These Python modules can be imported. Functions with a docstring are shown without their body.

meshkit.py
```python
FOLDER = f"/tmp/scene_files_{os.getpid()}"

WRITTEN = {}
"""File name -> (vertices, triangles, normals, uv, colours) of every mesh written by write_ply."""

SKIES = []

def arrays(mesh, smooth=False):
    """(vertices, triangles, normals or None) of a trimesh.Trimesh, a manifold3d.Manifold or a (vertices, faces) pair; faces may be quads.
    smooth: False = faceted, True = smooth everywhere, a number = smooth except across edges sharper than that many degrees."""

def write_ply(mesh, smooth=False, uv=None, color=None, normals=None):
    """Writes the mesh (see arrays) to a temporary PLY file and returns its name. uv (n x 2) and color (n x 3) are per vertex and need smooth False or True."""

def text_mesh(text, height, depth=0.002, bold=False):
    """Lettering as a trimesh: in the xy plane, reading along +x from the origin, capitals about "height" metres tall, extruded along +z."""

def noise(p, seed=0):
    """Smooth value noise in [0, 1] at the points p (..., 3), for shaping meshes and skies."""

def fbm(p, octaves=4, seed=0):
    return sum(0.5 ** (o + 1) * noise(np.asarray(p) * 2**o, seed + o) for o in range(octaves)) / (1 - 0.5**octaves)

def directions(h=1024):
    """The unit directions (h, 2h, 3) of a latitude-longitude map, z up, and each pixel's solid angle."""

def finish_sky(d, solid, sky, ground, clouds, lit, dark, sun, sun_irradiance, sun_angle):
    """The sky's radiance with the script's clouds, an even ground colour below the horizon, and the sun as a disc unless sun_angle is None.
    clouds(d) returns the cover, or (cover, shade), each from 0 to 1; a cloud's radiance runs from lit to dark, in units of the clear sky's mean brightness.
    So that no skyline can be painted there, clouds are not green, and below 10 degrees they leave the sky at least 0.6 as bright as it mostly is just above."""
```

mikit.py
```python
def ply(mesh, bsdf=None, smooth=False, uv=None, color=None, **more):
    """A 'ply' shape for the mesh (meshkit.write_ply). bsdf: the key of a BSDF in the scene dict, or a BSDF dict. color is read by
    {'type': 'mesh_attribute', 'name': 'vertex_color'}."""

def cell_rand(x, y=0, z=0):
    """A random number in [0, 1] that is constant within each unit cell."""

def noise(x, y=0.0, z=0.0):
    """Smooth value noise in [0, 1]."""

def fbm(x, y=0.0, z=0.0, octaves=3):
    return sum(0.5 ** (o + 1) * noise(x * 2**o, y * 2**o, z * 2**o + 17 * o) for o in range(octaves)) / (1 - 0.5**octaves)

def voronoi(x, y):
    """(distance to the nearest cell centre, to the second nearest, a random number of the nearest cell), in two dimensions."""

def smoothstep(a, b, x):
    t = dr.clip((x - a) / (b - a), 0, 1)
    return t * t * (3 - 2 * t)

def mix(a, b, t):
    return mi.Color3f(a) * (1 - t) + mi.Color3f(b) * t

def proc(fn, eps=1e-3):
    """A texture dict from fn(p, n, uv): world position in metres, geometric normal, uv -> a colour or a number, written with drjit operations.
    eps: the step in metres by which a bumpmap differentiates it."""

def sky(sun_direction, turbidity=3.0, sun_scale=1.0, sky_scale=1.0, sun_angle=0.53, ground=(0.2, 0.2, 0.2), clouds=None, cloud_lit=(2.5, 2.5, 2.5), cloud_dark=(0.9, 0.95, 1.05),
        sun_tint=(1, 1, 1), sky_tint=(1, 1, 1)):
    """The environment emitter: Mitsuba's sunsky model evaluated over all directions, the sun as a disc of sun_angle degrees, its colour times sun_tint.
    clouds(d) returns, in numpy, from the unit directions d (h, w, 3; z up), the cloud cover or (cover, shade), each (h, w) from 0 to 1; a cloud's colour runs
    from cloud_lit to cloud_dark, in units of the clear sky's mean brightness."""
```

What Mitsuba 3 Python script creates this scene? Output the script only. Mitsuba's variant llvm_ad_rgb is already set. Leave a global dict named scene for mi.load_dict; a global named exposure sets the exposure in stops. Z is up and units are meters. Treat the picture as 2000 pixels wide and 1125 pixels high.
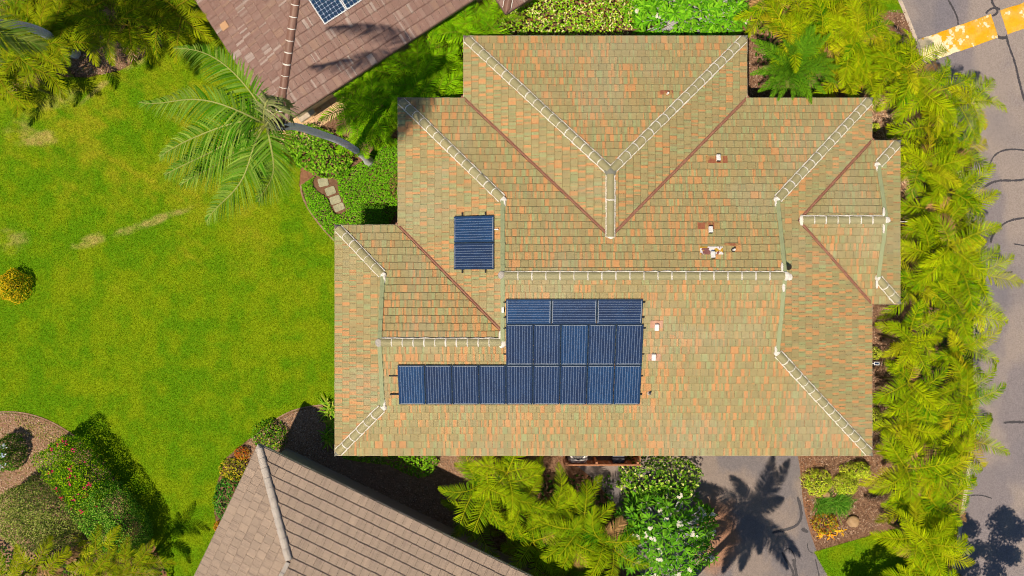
import math, random
import numpy as np, trimesh
import mitsuba as mi, drjit as dr
import mikit, meshkit
from mikit import noise, fbm, voronoi, cell_rand, smoothstep, mix, proc
from shapely.geometry import Polygon, LineString, MultiPolygon, Point, box as sbox
from shapely.ops import triangulate, unary_union
import shapely, shapely.affinity

# ------------------------------------------------------------------ camera, sky, exposure
H, F, ZE, TP = 47.1, 2190.0, 3.6, 5 / 12      # camera height, focal length (photo pixels), eave height, roof pitch
T = mi.ScalarTransform4f
SUN = (-0.23, -0.285, 1.0)
exposure = 1.3
scene, labels = {}, {}
scene['camera'] = {'type': 'perspective', 'fov': math.degrees(2 * math.atan(1000 / F)), 'fov_axis': 'x', 'near_clip': 0.5, 'far_clip': 2000.0,
                   'to_world': T().look_at(origin=[0, 0, H], target=[0, 0, 0], up=[0, 1, 0])}
scene['sky'] = mikit.sky(SUN, turbidity=3, sun_scale=1.22, sky_scale=0.78)

# ------------------------------------------------------------------ helpers
def P(px, py, z=0.0):
    k = (H - z) / F
    return np.array([(px - 1000) * k, -(py - 562.5) * k, z])

def Q(pts, z=0.0):
    return [tuple(P(x, y, z)[:2]) for x, y in pts]

used = {}
def name(k):
    n = used.get(k, -1) + 1
    used[k] = n
    return k if n == 0 else f'{k}_{n:03d}'

def tag(key, label=None, cat=None, group=None, kind=None):
    d = labels.setdefault(key, {})
    for a, b in (('label', label), ('category', cat), ('group', group), ('kind', kind)):
        if b: d[a] = b

def put(key, mesh, bsdf, smooth=False, uv=None, color=None, to=None, fresh=False):
    key = name(key) if not fresh else key
    d = mikit.ply(mesh, 'm_' + bsdf, smooth, uv, color)
    if to is not None: d['to_world'] = to
    scene[key] = d
    return key

def cat(ms):
    """joins (v, f, c) or (v, f) tuples"""
    V, Fs, C, at = [], [], [], 0
    for m in ms:
        V.append(np.asarray(m[0], float)); Fs.append(np.asarray(m[1], int) + at); at += len(m[0])
        if len(m) > 2: C.append(np.asarray(m[2], float))
    return (np.vstack(V), np.vstack(Fs)) + ((np.vstack(C),) if C else ())

def qtri(f):
    f = np.asarray(f, int)
    return np.vstack([f[:, [0, 1, 2]], f[:, [0, 2, 3]]]) if f.shape[1] == 4 else f

def bx(c, size, rz=0.0, axes=None, bev=0.0):
    s = np.array(size) / 2
    m = trimesh.creation.box(extents=size)
    if bev:
        import manifold3d as m3
        pts = np.array([[a, b, c2] for a in (-1, 1) for b in (-1, 1) for c2 in (-1, 1)], float)
        q = np.vstack([pts * (s - np.array([0, bev, bev])), pts * (s - np.array([bev, 0, bev])), pts * (s - np.array([bev, bev, 0]))])
        m = trimesh.convex.convex_hull(q)
    v = np.array(m.vertices)
    if axes is not None: v = v @ np.array(axes)
    if rz: 
        a, b = math.cos(rz), math.sin(rz)
        v = v @ np.array([[a, b, 0], [-b, a, 0], [0, 0, 1]])
    return v + np.array(c), np.array(m.faces)

def tube(pts, rad, sides=7, cap=True):
    p = np.asarray(pts, float)
    t = np.gradient(p, axis=0); t /= np.linalg.norm(t, axis=1, keepdims=True) + 1e-12
    a = np.cross(t, [0.13, 0.37, 0.92]); a /= np.linalg.norm(a, axis=1, keepdims=True) + 1e-12
    b = np.cross(t, a)
    ang = np.arange(sides) * 2 * np.pi / sides
    r = np.broadcast_to(np.asarray(rad, float), (len(p),))
    v = p[:, None] + r[:, None, None] * (np.cos(ang)[None, :, None] * a[:, None] + np.sin(ang)[None, :, None] * b[:, None])
    i, j = np.meshgrid(np.arange(len(p) - 1), np.arange(sides), indexing='ij')
    f = qtri(np.stack([i * sides + j, i * sides + (j + 1) % sides, (i + 1) * sides + (j + 1) % sides, (i + 1) * sides + j], -1).reshape(-1, 4))
    v = v.reshape(-1, 3)
    if cap:
        n = len(v); v = np.vstack([v, p[:1], p[-1:]])
        k = np.arange(sides)
        f = np.vstack([f, np.stack([k * 0 + n, (k + 1) % sides, k], 1), np.stack([k * 0 + n + 1, n - sides + k, n - sides + (k + 1) % sides], 1)])
    return v, f

def spline(pts, n):
    p = np.asarray(pts, float)
    d = np.r_[0, np.cumsum(np.linalg.norm(np.diff(p, axis=0), axis=1) ** 0.7)]
    from scipy.interpolate import CubicSpline
    return CubicSpline(d, p)(np.linspace(0, d[-1], n))

def flat(poly, z):
    """(v, f) of a shapely polygon lying at height z"""
    parts = getattr(poly, 'geoms', [poly])
    out = []
    for g in parts:
        if g.is_empty or g.geom_type != 'Polygon': continue
        m = trimesh.creation.extrude_polygon(g, 1.0, engine='earcut')
        v = np.array(m.vertices); f = np.array(m.faces)
        top = (v[f][:, :, 2] > 0.99).all(1)
        f = f[top]; ids, inv = np.unique(f, return_inverse=True)
        v = v[ids]; v[:, 2] = z
        out.append((v, inv.reshape(-1, 3)))
    return cat(out)

def extrude(poly, z0, z1):
    out = []
    for g in getattr(poly, 'geoms', [poly]):
        m = trimesh.creation.extrude_polygon(g, z1 - z0, engine='earcut')
        out.append((np.array(m.vertices) + [0, 0, z0], np.array(m.faces)))
    return cat(out)

def smooth_poly(pts, n=120, z=0.0, closed=True):
    w = [P(x, y, z)[:2] for x, y in pts]
    if closed: w.append(w[0])
    return Polygon(spline(w, n)).buffer(0)

def C3(*a): return mi.Color3f(*a)

# ------------------------------------------------------------------ materials
def rgb(*c): return {'type': 'rgb', 'value': list(map(float, c))}
def plain(key, col, rough=0.6, spec=0.4, metallic=0.0, clear=0.0):
    d = {'type': 'principled', 'base_color': rgb(*col) if isinstance(col, tuple) else col, 'roughness': rough, 'specular': spec}
    if metallic: d['metallic'] = metallic
    if clear: d['clearcoat'] = clear; d['clearcoat_gloss'] = 0.95
    scene['m_' + key] = {'type': 'twosided', 'bsdf': d}
    return key

def roof_fn(cols, patch, streak_n=3.0):
    """tile colours: uv.x = tile number + position across the tile, uv.y = position up the tile"""
    base, alt, light, dark = cols
    def fn(p, n, uv):
        idt = dr.floor(uv.x); u = uv.x - idt; v = uv.y
        r1, r2, r3 = cell_rand(idt, 3), cell_rand(idt, 7), cell_rand(idt, 11)
        s1 = noise(u * streak_n + 0.07 * v, idt * 1.73 + 0.5, 1.0)
        s2 = noise(u * streak_n * 1.5 + 20, idt * 2.11 + 0.5, 2.0)
        s3 = noise(u * 14 + 5, idt * 1.3 + 0.5, v * 0.6)
        zone = smoothstep(0.25, 0.7, fbm(p.x * 0.35 + 9, p.y * 0.35, 0.0, 2)) + patch[4] * smoothstep(1.0, -1.0, p.y)
        w_alt = 0.9 * smoothstep(0.50, 0.74, s1) * dr.select(r1 < patch[0] * (0.45 + 0.8 * zone), 1.0, 0.15)
        w_l = smoothstep(0.5, 0.8, s2) * dr.select(r2 < patch[1], 0.9, 0.15)
        w_d = smoothstep(0.5, 0.75, s3) * dr.select(r3 < patch[2], 0.7, 0.1)
        c = mix(base, alt, w_alt)
        c = mix(c, light, w_l * (1 - 0.7 * w_alt))
        c = mix(c, dark, w_d * 0.6)
        g = fbm(p.x * 19, p.y * 19, p.z * 19, 3)
        big = fbm(p.x * 0.55 + 3, p.y * 0.55, 0.0, 3)
        c = mix(c, C3(0.36, 0.36, 0.25), smoothstep(0.52, 0.78, big) * patch[3])
        lich = smoothstep(0.70, 0.78, noise(p.x * 13, p.y * 13, p.z * 13))
        c = mix(c, C3(*light) * 1.15, lich * 0.15)
        return c * (0.90 + 0.20 * g) * (0.94 + 0.12 * cell_rand(idt, 23))
    return fn

# ------------------------------------------------------------------ roofs
class Face:
    def __init__(self, poly, p0, n, ze):
        self.poly, self.p0, self.n, self.ze = Polygon(poly).buffer(0), np.array(p0, float), np.array(n, float), ze
    def run(self, x, y): return (x - self.p0[0]) * self.n[0] + (y - self.p0[1]) * self.n[1]
    def z(self, x, y): return self.ze + TP * self.run(x, y)

VIEW = sbox(-23.0, -13.6, 23.0, 13.6)

def tri2d(g):
    c = np.array(g.exterior.coords)[:-1]
    if g.exterior.is_ccw is False: c = c[::-1]
    if abs(g.convex_hull.area - g.area) < 1e-6 and not g.interiors:
        return c, np.array([[0, i, i + 1] for i in range(1, len(c) - 1)])
    m = trimesh.creation.extrude_polygon(Polygon(c), 1.0, engine='earcut')
    v, f = np.array(m.vertices), np.array(m.faces)
    f = f[(v[f][:, :, 2] > 0.5).all(1)]
    key = {tuple(np.round(q, 6)): i for i, q in enumerate(c)}
    try:
        f = np.array([[key[tuple(np.round(v[i][:2], 6))] for i in t] for t in f])
    except KeyError:
        f = np.array([[0, i, i + 1] for i in range(1, len(c) - 1)])
    return c, f

def tiles(face, ex, w, t, rng, ids, cut=None, over=0.03, view=VIEW):
    """clipped roof tiles of one face: a list of (visible area, v, f, uv)"""
    n = face.n; e = np.array([n[1], -n[0]])
    area = face.poly.intersection(view)
    if cut is not None: area = area.difference(cut)
    if area.is_empty: return []
    pts = np.array(face.poly.exterior.coords)
    s = (pts - face.p0) @ e; r = (pts - face.p0) @ n
    out = []
    for i in range(int(math.ceil(r.max() / ex))):
        r0 = i * ex - (over if i == 0 else 0); r1 = (i + 1) * ex + 0.055
        off = (i % 2) * 0.5 * w + rng.uniform(-0.03, 0.03)
        k0, k1 = int((s.min() - off) // w) - 1, int((s.max() - off) // w) + 1
        for k in range(k0, k1 + 1):
            a, b = off + k * w + 0.005, off + (k + 1) * w - 0.005
            butt = r0 + rng.normal(0, 0.004)
            c4 = [face.p0 + e * a + n * butt, face.p0 + e * b + n * butt, face.p0 + e * b + n * r1, face.p0 + e * a + n * r1]
            g = Polygon(c4)
            lim = area if i else area.union(g) if False else area
            if i == 0:   # the first course projects past the eave
                q = Polygon([face.p0 + e * a + n * 0.002, face.p0 + e * b + n * 0.002, face.p0 + e * b + n * r1, face.p0 + e * a + n * r1]).intersection(area)
                if q.is_empty: continue
                g = q if q.area < 0.9 * Polygon(c4).area * (r1 - 0.002) / (r1 - butt) else g
            else:
                g = g.intersection(area)
            for gg in getattr(g, 'geoms', [g]):
                if gg.geom_type != 'Polygon' or gg.area < 0.0012: continue
                gg = gg.simplify(0.001)
                c, f = tri2d(gg)
                rr = (c - face.p0) @ n; ss = (c - face.p0) @ e
                dz = rng.normal(0, 0.0022); tilt = rng.normal(0, 0.004)
                h = t * (1 - (rr - r0) / ex) + 0.014 + dz + tilt * (ss - ss.mean()) / w
                zt = face.ze + TP * rr + h
                m = len(c)
                # a sloping nose: the top edge lies a little behind the foot of the butt
                nose = (rr < butt + 0.004)[:, None] * face.n * 0.028
                ct = c + nose; zt = zt + (rr < butt + 0.004) * 0.028 * TP
                v = np.vstack([np.c_[ct, zt], np.c_[c, face.ze + TP * rr + h - t * 1.02]])
                j = np.arange(m); j2 = (j + 1) % m
                f2 = np.vstack([f, np.stack([j, j + m, j2 + m], 1), np.stack([j, j2 + m, j2], 1)])
                u = np.clip((ss - a) / (b - a), 0.01, 0.99) * 0.98 + 0.01
                tid = ids[0]
                uv = np.c_[u + tid, (rr - r0) / (r1 - r0)]
                vis = gg.intersection(view).area
                out.append((vis, v, f2, np.vstack([uv, uv])))
            ids[0] += 1
    return out

def put_tiles(key, bsdf, allt, part='roof_tile', most=300):
    allt = sorted(allt, key=lambda q: -q[0])
    rng = np.random.default_rng(5)
    big = [q for q in allt if q[0] > 0.8 * allt[0][0]]
    # the parts: the largest ones; ties are broken by height, so the nearest to the camera come first
    big.sort(key=lambda q: -q[1][:, 2].mean())
    first = big[:most]; ids = set(id(q) for q in first)
    for q in first: put(f'{key}__{part}', (q[1], q[2]), bsdf, uv=q[3])
    rest = [q for q in allt if id(q) not in ids]
    if rest:
        v, f = cat([(q[1], q[2]) for q in rest])
        k = put(f'{key}__{part}_field', (v, f), bsdf, uv=np.vstack([q[3] for q in rest]))
        tag(k, kind='stuff')

CAP = np.array([(-0.155, -0.04), (-0.13, 0.03), (-0.085, 0.068), (-0.03, 0.088), (0.03, 0.088), (0.085, 0.068), (0.13, 0.03), (0.155, -0.04)])
def loft(a, b, up, side, prof_a, prof_b, skirt=0.03):
    """a shell between two profiles, with a short face at the first end"""
    va = a + prof_a[:, :1] * side + prof_a[:, 1:] * up
    vb = b + prof_b[:, :1] * side + prof_b[:, 1:] * up
    n = len(va)
    vc = va * 0.0 + a + prof_a[:, :1] * 0.9 * side + (prof_a[:, 1:] - skirt) * up
    v = np.vstack([va, vb, vc])
    j = np.arange(n - 1)
    f = np.vstack([np.stack([j, j + 1, j + 1 + n], 1), np.stack([j, j + 1 + n, j + n], 1), np.stack([j + 2 * n, j + 1 + 2 * n, j + 1], 1), np.stack([j + 2 * n, j + 1, j], 1)])
    return v, f

def ridge(key, p, q, bsdf, mortar, rng, ids, pitch=0.425, lift=0.074, width=1.0, joints=1.0, beads=(1, 1), nose=None, step=0.018):
    """cap tiles from the low end p to the high end q, each a part, with mortar beads"""
    p, q = np.array(p, float), np.array(q, float)
    L = np.linalg.norm(q - p); d = (q - p) / L
    side = np.cross(d, [0, 0, 1]); side /= np.linalg.norm(side); up = np.cross(side, d)
    n = max(1, int(round(L / pitch))); pit = L / n
    prof = CAP * [width, 1.0]
    jm = []
    if nose:      # the trimmed first cap at the corner
        a = p + d * 0.03 + up * (lift + 0.012); b = p + d * 0.24 + up * (lift + 0.012)
        v, f = loft(a, b, up, side, prof * [0.22, 0.9], prof)
        uv = np.c_[np.tile(np.linspace(0.02, 0.98, len(prof)), 3) + ids[0], np.repeat([0.0, 1.0, 0.0], len(prof))]
        put(f'{key}__end_cap', (v, f), nose, uv=uv); ids[0] += 1
        p = p + d * 0.20; L -= 0.20; n = max(1, int(round(L / pitch))); pit = L / n
    for i in range(n):
        a = p + d * (i * pit) + up * (lift + step + rng.normal(0, 0.002)) + side * rng.normal(0, 0.004)
        b = p + d * ((i + 1) * pit + 0.03) + up * lift
        v, f = loft(a, b, up, side, prof, prof * [0.93, 0.96])
        uv = np.c_[np.tile(np.linspace(0.02, 0.98, len(prof)), 3) + ids[0], np.repeat([0.0, 1.0, 0.0], len(prof))]
        put(f'{key}__ridge_cap', (v, f), bsdf, uv=uv); ids[0] += 1
        if i > 0 and rng.random() < joints:
            wv = 0.036 + rng.normal(0, 0.007)
            # the mortar joint bows: its crown lies further down the line than its edges
            pr = prof * [1.0, 1.0] + [0, 0.008]
            bow = 0.045 * (1 - (np.abs(prof[:, 0]) / 0.155 / width) ** 2)
            va = a - d * (wv * 0.6) + pr[:, :1] * side + pr[:, 1:] * up - bow[:, None] * d * 0.4
            vb = va + d * wv
            vl = va - up * 0.03
            m = len(pr); j = np.arange(m - 1)
            vv = np.vstack([va, vb, vl])
            ff = np.vstack([np.stack([j, j + 1, j + 1 + m], 1), np.stack([j, j + 1 + m, j + m], 1), np.stack([j + 2 * m, j + 1 + 2 * m, j + 1], 1), np.stack([j + 2 * m, j + 1, j], 1)])
            jm.append((vv, ff))
    for s, on in zip((-1, 1), beads):
        if not on: continue
        m = max(4, int(L / 0.12))
        tt = np.linspace(0.0, L, m)
        r = 0.023 + rng.normal(0, 0.006, m)
        if on < 1: 
            keep = rng.random() 
        pts = p + d * tt[:, None] + side * s * (0.158 * width + rng.normal(0, 0.006, m))[:, None] + up * (lift - 0.040)
        jm.append(tube(pts, np.clip(r, 0.016, 0.045), 6))
    if jm: put(f'{key}__mortar', cat(jm), mortar)

def rake(key, p, q, out, bsdf, rng, ids, pitch=0.43):
    """verge tiles up the edge of a gablet; out = outward direction"""
    p, q, out = np.array(p, float), np.array(q, float), np.array([*out, 0.0])
    L = np.linalg.norm(q - p); d = (q - p) / L
    n = max(1, int(round(L / pitch))); pit = L / n
    up = np.array([0, 0, 1.0])
    prof = np.array([(-0.07, 0.062), (0.075, 0.066), (0.088, 0.056), (0.09, -0.13)])
    for i in range(n):
        a = p + d * (i * pit) + up * (0.034 + rng.normal(0, 0.004)) + out * rng.normal(0, 0.006); b = p + d * ((i + 1) * pit + 0.01)
        v, f = loft(a, b, up, out, prof, prof, 0.02)
        uv = np.c_[np.tile(np.linspace(0.1, 0.9, 4), 3) + ids[0], np.repeat([0.0, 1.0, 0.0], 4)]
        put(f'{key}__rake_tile', (v, f), bsdf, uv=uv); ids[0] += 1

def blob(c, r, seed, squash=0.5):
    m = trimesh.creation.icosphere(2, 1.0)
    v = np.array(m.vertices)
    v = v * (0.7 + 0.6 * meshkit.fbm(v * 1.7 + seed * 3.1, 3, seed))[:, None] * np.array(r)
    return v + np.array(c), np.array(m.faces)

def deck(face, dz):
    v, f = flat(face.poly, 0.0)
    v[:, 2] = face.z(v[:, 0], v[:, 1]) + dz
    return v, f

def fascias(key, ring, bsdf, ze, hgt=0.2, th=0.04, out=0.03):
    """one board for each edge of the eave outline (counter-clockwise)"""
    ring = np.array(ring, float); n = len(ring)
    for i in range(n):
        a, b = ring[i], ring[(i + 1) % n]
        d = (b - a) / np.linalg.norm(b - a); o = np.array([d[1], -d[0]])
        c = (a + b) / 2 + o * (out - th / 2)
        L = np.linalg.norm(b - a) - 0.002
        put(f'{key}__fascia', bx([*c, ze - hgt / 2 + 0.012], (L, th, hgt), math.atan2(d[1], d[0])), bsdf)

def roof_extras(key, faces, ring, wall_inset, wallm, fasc, ze, soff):
    poly = Polygon(ring)
    put(f'{key}__roof_deck', cat([deck(fc, 0.004) for fc in faces]), soff)
    put(f'{key}__wall', extrude(poly.buffer(-wall_inset, join_style=2), -0.05, ze - 0.14), wallm)
    put(f'{key}__soffit', extrude(poly.buffer(-0.02, join_style=2), ze - 0.135, ze - 0.115), soff)
    fascias(key, ring, fasc, ze)

def valley(key, p, q, bsdf, ext=0.12):
    p, q = np.array(p, float), np.array(q, float)
    d = (q - p) / np.linalg.norm(q - p); p = p - d * ext
    side = np.cross(d, [0, 0, 1]); side /= np.linalg.norm(side); up = np.cross(side, d)
    pr = np.array([(-0.11, 0.050), (-0.075, 0.03), (-0.04, 0.014), (-0.018, 0.018), (-0.010, 0.06), (0.010, 0.06), (0.018, 0.018), (0.04, 0.014), (0.075, 0.03), (0.11, 0.050)])
    va = p + pr[:, :1] * side + pr[:, 1:] * up; vb = q + pr[:, :1] * side + pr[:, 1:] * up
    n = len(pr); j = np.arange(n - 1)
    put(f'{key}__valley_flashing', (np.vstack([va, vb]), np.vstack([np.stack([j, j + 1, j + 1 + n], 1), np.stack([j, j + 1 + n, j + n], 1)])), bsdf)

OLIVE = ((0.325, 0.270, 0.120), (0.54, 0.265, 0.10), (0.305, 0.345, 0.155), (0.25, 0.235, 0.135))
BROWN = ((0.225, 0.130, 0.104), (0.27, 0.165, 0.120), (0.36, 0.29, 0.255), (0.175, 0.095, 0.072))
TAUPE = ((0.325, 0.25, 0.19), (0.365, 0.28, 0.21), (0.295, 0.23, 0.178), (0.18, 0.13, 0.108))
plain('tile_olive', proc(roof_fn(OLIVE, (0.75, 0.65, 0.35, 0.22, 0.55), 3.6)), 0.62, 0.35)
plain('tile_brown', proc(roof_fn(BROWN, (0.5, 0.28, 0.4, 0.02, 0.0), 2.2)), 0.55, 0.4)
plain('tile_taupe', proc(roof_fn(TAUPE, (0.5, 0.4, 0.42, 0.0, 0.0), 2.0)), 0.6, 0.35)
plain('cap_olive', proc(roof_fn(((0.34, 0.315, 0.165), (0.38, 0.335, 0.17), (0.36, 0.35, 0.20), (0.27, 0.25, 0.15)), (0.3, 0.3, 0.3, 0.15, 0.0), 1.5)), 0.6, 0.35)
plain('rake_olive', (0.30, 0.345, 0.185), 0.6, 0.3)
plain('cap_grey', (0.20, 0.205, 0.17), 0.6, 0.3)
plain('mortar_white', proc(lambda p, n, uv: C3(0.76, 0.735, 0.67) * (0.72 + 0.5 * fbm(p.x * 17, p.y * 17, p.z * 17))), 0.85, 0.2)
plain('cap_purple', (0.17, 0.13, 0.13), 0.6, 0.3)
plain('mortar_grey', (0.42, 0.40, 0.36), 0.85, 0.2)
plain('deck_dark', (0.06, 0.05, 0.04), 0.9, 0.1)
plain('fascia_tan', (0.48, 0.42, 0.30), 0.55, 0.35)
plain('fascia_grey', (0.30, 0.28, 0.26), 0.55, 0.35)
plain('fascia_brown', (0.13, 0.085, 0.065), 0.55, 0.35)
plain('wall_cream', proc(lambda p, n, uv: C3(0.55, 0.46, 0.33) * (0.85 + 0.3 * fbm(p.x * 9, p.y * 9, p.z * 9))), 0.85, 0.2)
plain('wall_grey', proc(lambda p, n, uv: C3(0.22, 0.21, 0.20) * (0.85 + 0.3 * fbm(p.x * 9, p.y * 9, p.z * 9))), 0.85, 0.2)
plain('valley_brown', proc(lambda p, n, uv: mix(C3(0.30, 0.13, 0.085), C3(0.38, 0.20, 0.135), fbm(p.x * 5, p.y * 5, 2.0))), 0.5, 0.4)
plain('white_metal', (0.82, 0.82, 0.80), 0.35, 0.5)
plain('black_metal', (0.02, 0.02, 0.022), 0.45, 0.5)

# ------------------------------------------------------------------ the house in the middle
U = (H - ZE) / F
def E(*pts): return [(x * U, -y * U) for x, y in pts]
def dirn(x, y): return (x, -y)
mid_faces = {
    'box_north': Face(E((-94, -491.5), (182, -215.5), (458, -491.5)), E((0, -491.5))[0], dirn(0, 1), ZE),
    'box_west': Face(E((-94, -491.5), (182, -215.5), (182, -94.5), (-94, -370.5)), E((-94, 0))[0], dirn(1, 0), ZE),
    'box_east': Face(E((458, -491.5), (458, -370.5), (182, -94.5), (182, -215.5)), E((458, 0))[0], dirn(-1, 0), ZE),
    'north': Face(E((-222, -370.5), (-94, -370.5), (182, -94.5), (458, -370.5), (702, -370.5), (497, -165.5), (497, -22), (-17, -22), (-17, -165.5)), E((0, -370.5))[0], dirn(0, 1), ZE),
    'south': Face(E((702, 326.5), (-345, 326.5), (-247, 228.5), (-247, 102), (-17, 102), (-17, -22), (497, -22), (497, 121.5)), E((0, 326.5))[0], dirn(0, -1), ZE),
    'east': Face(E((702, -370.5), (702, -287.5), (543, -128.5), (702, 30.5), (702, 326.5), (497, 121.5), (497, -165.5)), E((702, 0))[0], dirn(-1, 0), ZE),
    'gable_north': Face(E((702, -287.5), (757, -287.5), (707, -237.5), (707, -128.5), (543, -128.5)), E((0, -287.5))[0], dirn(0, 1), ZE),
    'gable_south': Face(E((757, 30.5), (702, 30.5), (543, -128.5), (707, -128.5), (707, -19.5)), E((0, 30.5))[0], dirn(0, -1), ZE),
    'gable_east': Face(E((757, -287.5), (757, 30.5), (707, -19.5), (707, -237.5)), E((757, 0))[0], dirn(-1, 0), ZE),
    'west': Face(E((-222, -370.5), (-17, -165.5), (-17, 82.5), (-222, -122.5)), E((-222, 0))[0], dirn(1, 0), ZE),
    'wing_north': Face(E((-345, -122.5), (-222, -122.5), (-17, 82.5), (-17, 102), (-247, 102), (-247, -24.5)), E((0, -122.5))[0], dirn(0, 1), ZE),
    'wing_west': Face(E((-345, -122.5), (-247, -24.5), (-247, 228.5), (-345, 326.5)), E((-345, 0))[0], dirn(1, 0), ZE),
}
MF = mid_faces
MH = name('tiled_house')
tag(MH, 'large house with olive and terracotta roof tiles and white mortar lines on its hips', 'house')
rng = np.random.default_rng(11)
def E3(face, x, y, dz=0.0):
    X, Y = x * U, -y * U
    return (X, Y, MF[face].z(X, Y) + dz)
vlines = [((-94, -370.5), (182, -94.5)), ((458, -370.5), (182, -94.5)), ((702, -287.5), (543, -128.5)), ((702, 30.5), (543, -128.5)), ((-222, -122.5), (-17, 82.5))]
cut = unary_union([LineString(E(a, b)).buffer(0.058) for a, b in vlines])
allt, ids = [], [0]
for k, fc in MF.items():
    allt += tiles(fc, 0.287, 0.302, 0.066, rng, ids, cut)
put_tiles(MH, 'tile_olive', allt)
ring = E((-94, -491.5), (458, -491.5), (458, -370.5), (702, -370.5), (702, -287.5), (757, -287.5), (757, 30.5), (702, 30.5), (702, 326.5), (-345, 326.5), (-345, -122.5), (-222, -122.5), (-222, -370.5), (-94, -370.5))
if not Polygon(ring).exterior.is_ccw: ring = ring[::-1]
roof_extras(MH, list(MF.values()), ring, 0.72, 'wall_cream', 'fascia_tan', ZE, 'deck_dark')
for (a, b), fk in zip(vlines, ('north', 'north', 'east', 'east', 'west')):
    valley(MH, E3(fk, *a), E3(fk, *b), 'valley_brown')
ids[0] += 50
def rdg(f1, a, b, **kw): ridge(MH, E3(f1, *a), E3(f1, *b), 'cap_olive', 'mortar_white', rng, ids, **kw)
rdg('box_north', (-94, -491.5), (179, -218.5), nose='cap_purple')
rdg('box_north', (458, -491.5), (185, -218.5), nose='cap_grey')
rdg('box_west', (182, -94.5), (182, -209), joints=0.35, pitch=0.46, beads=(1, 1))
rdg('north', (-222, -370.5), (-19, -167.5), nose='cap_purple')
rdg('north', (702, -370.5), (499, -167.5), nose='cap_grey')
rdg('south', (702, 326.5), (499, 123.5), nose='cap_grey')
rdg('south', (-345, 326.5), (-249, 230.5), nose='cap_grey')
rdg('wing_north', (-345, -122.5), (-249, -26.5), nose='cap_purple')
rdg('gable_east', (757, -287.5), (709, -239.5), nose='cap_grey')
rdg('gable_east', (757, 30.5), (709, -17.5), nose='cap_grey', pitch=0.36)
rdg('north', (-14, -22), (495, -22), pitch=0.50, beads=(1, 0))
rdg('wing_north', (-244, 102), (-22, 102), pitch=0.40, beads=(1, 0))
rdg('gable_north', (550, -128.5), (704, -128.5), pitch=0.42, beads=(1, 0))
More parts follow.
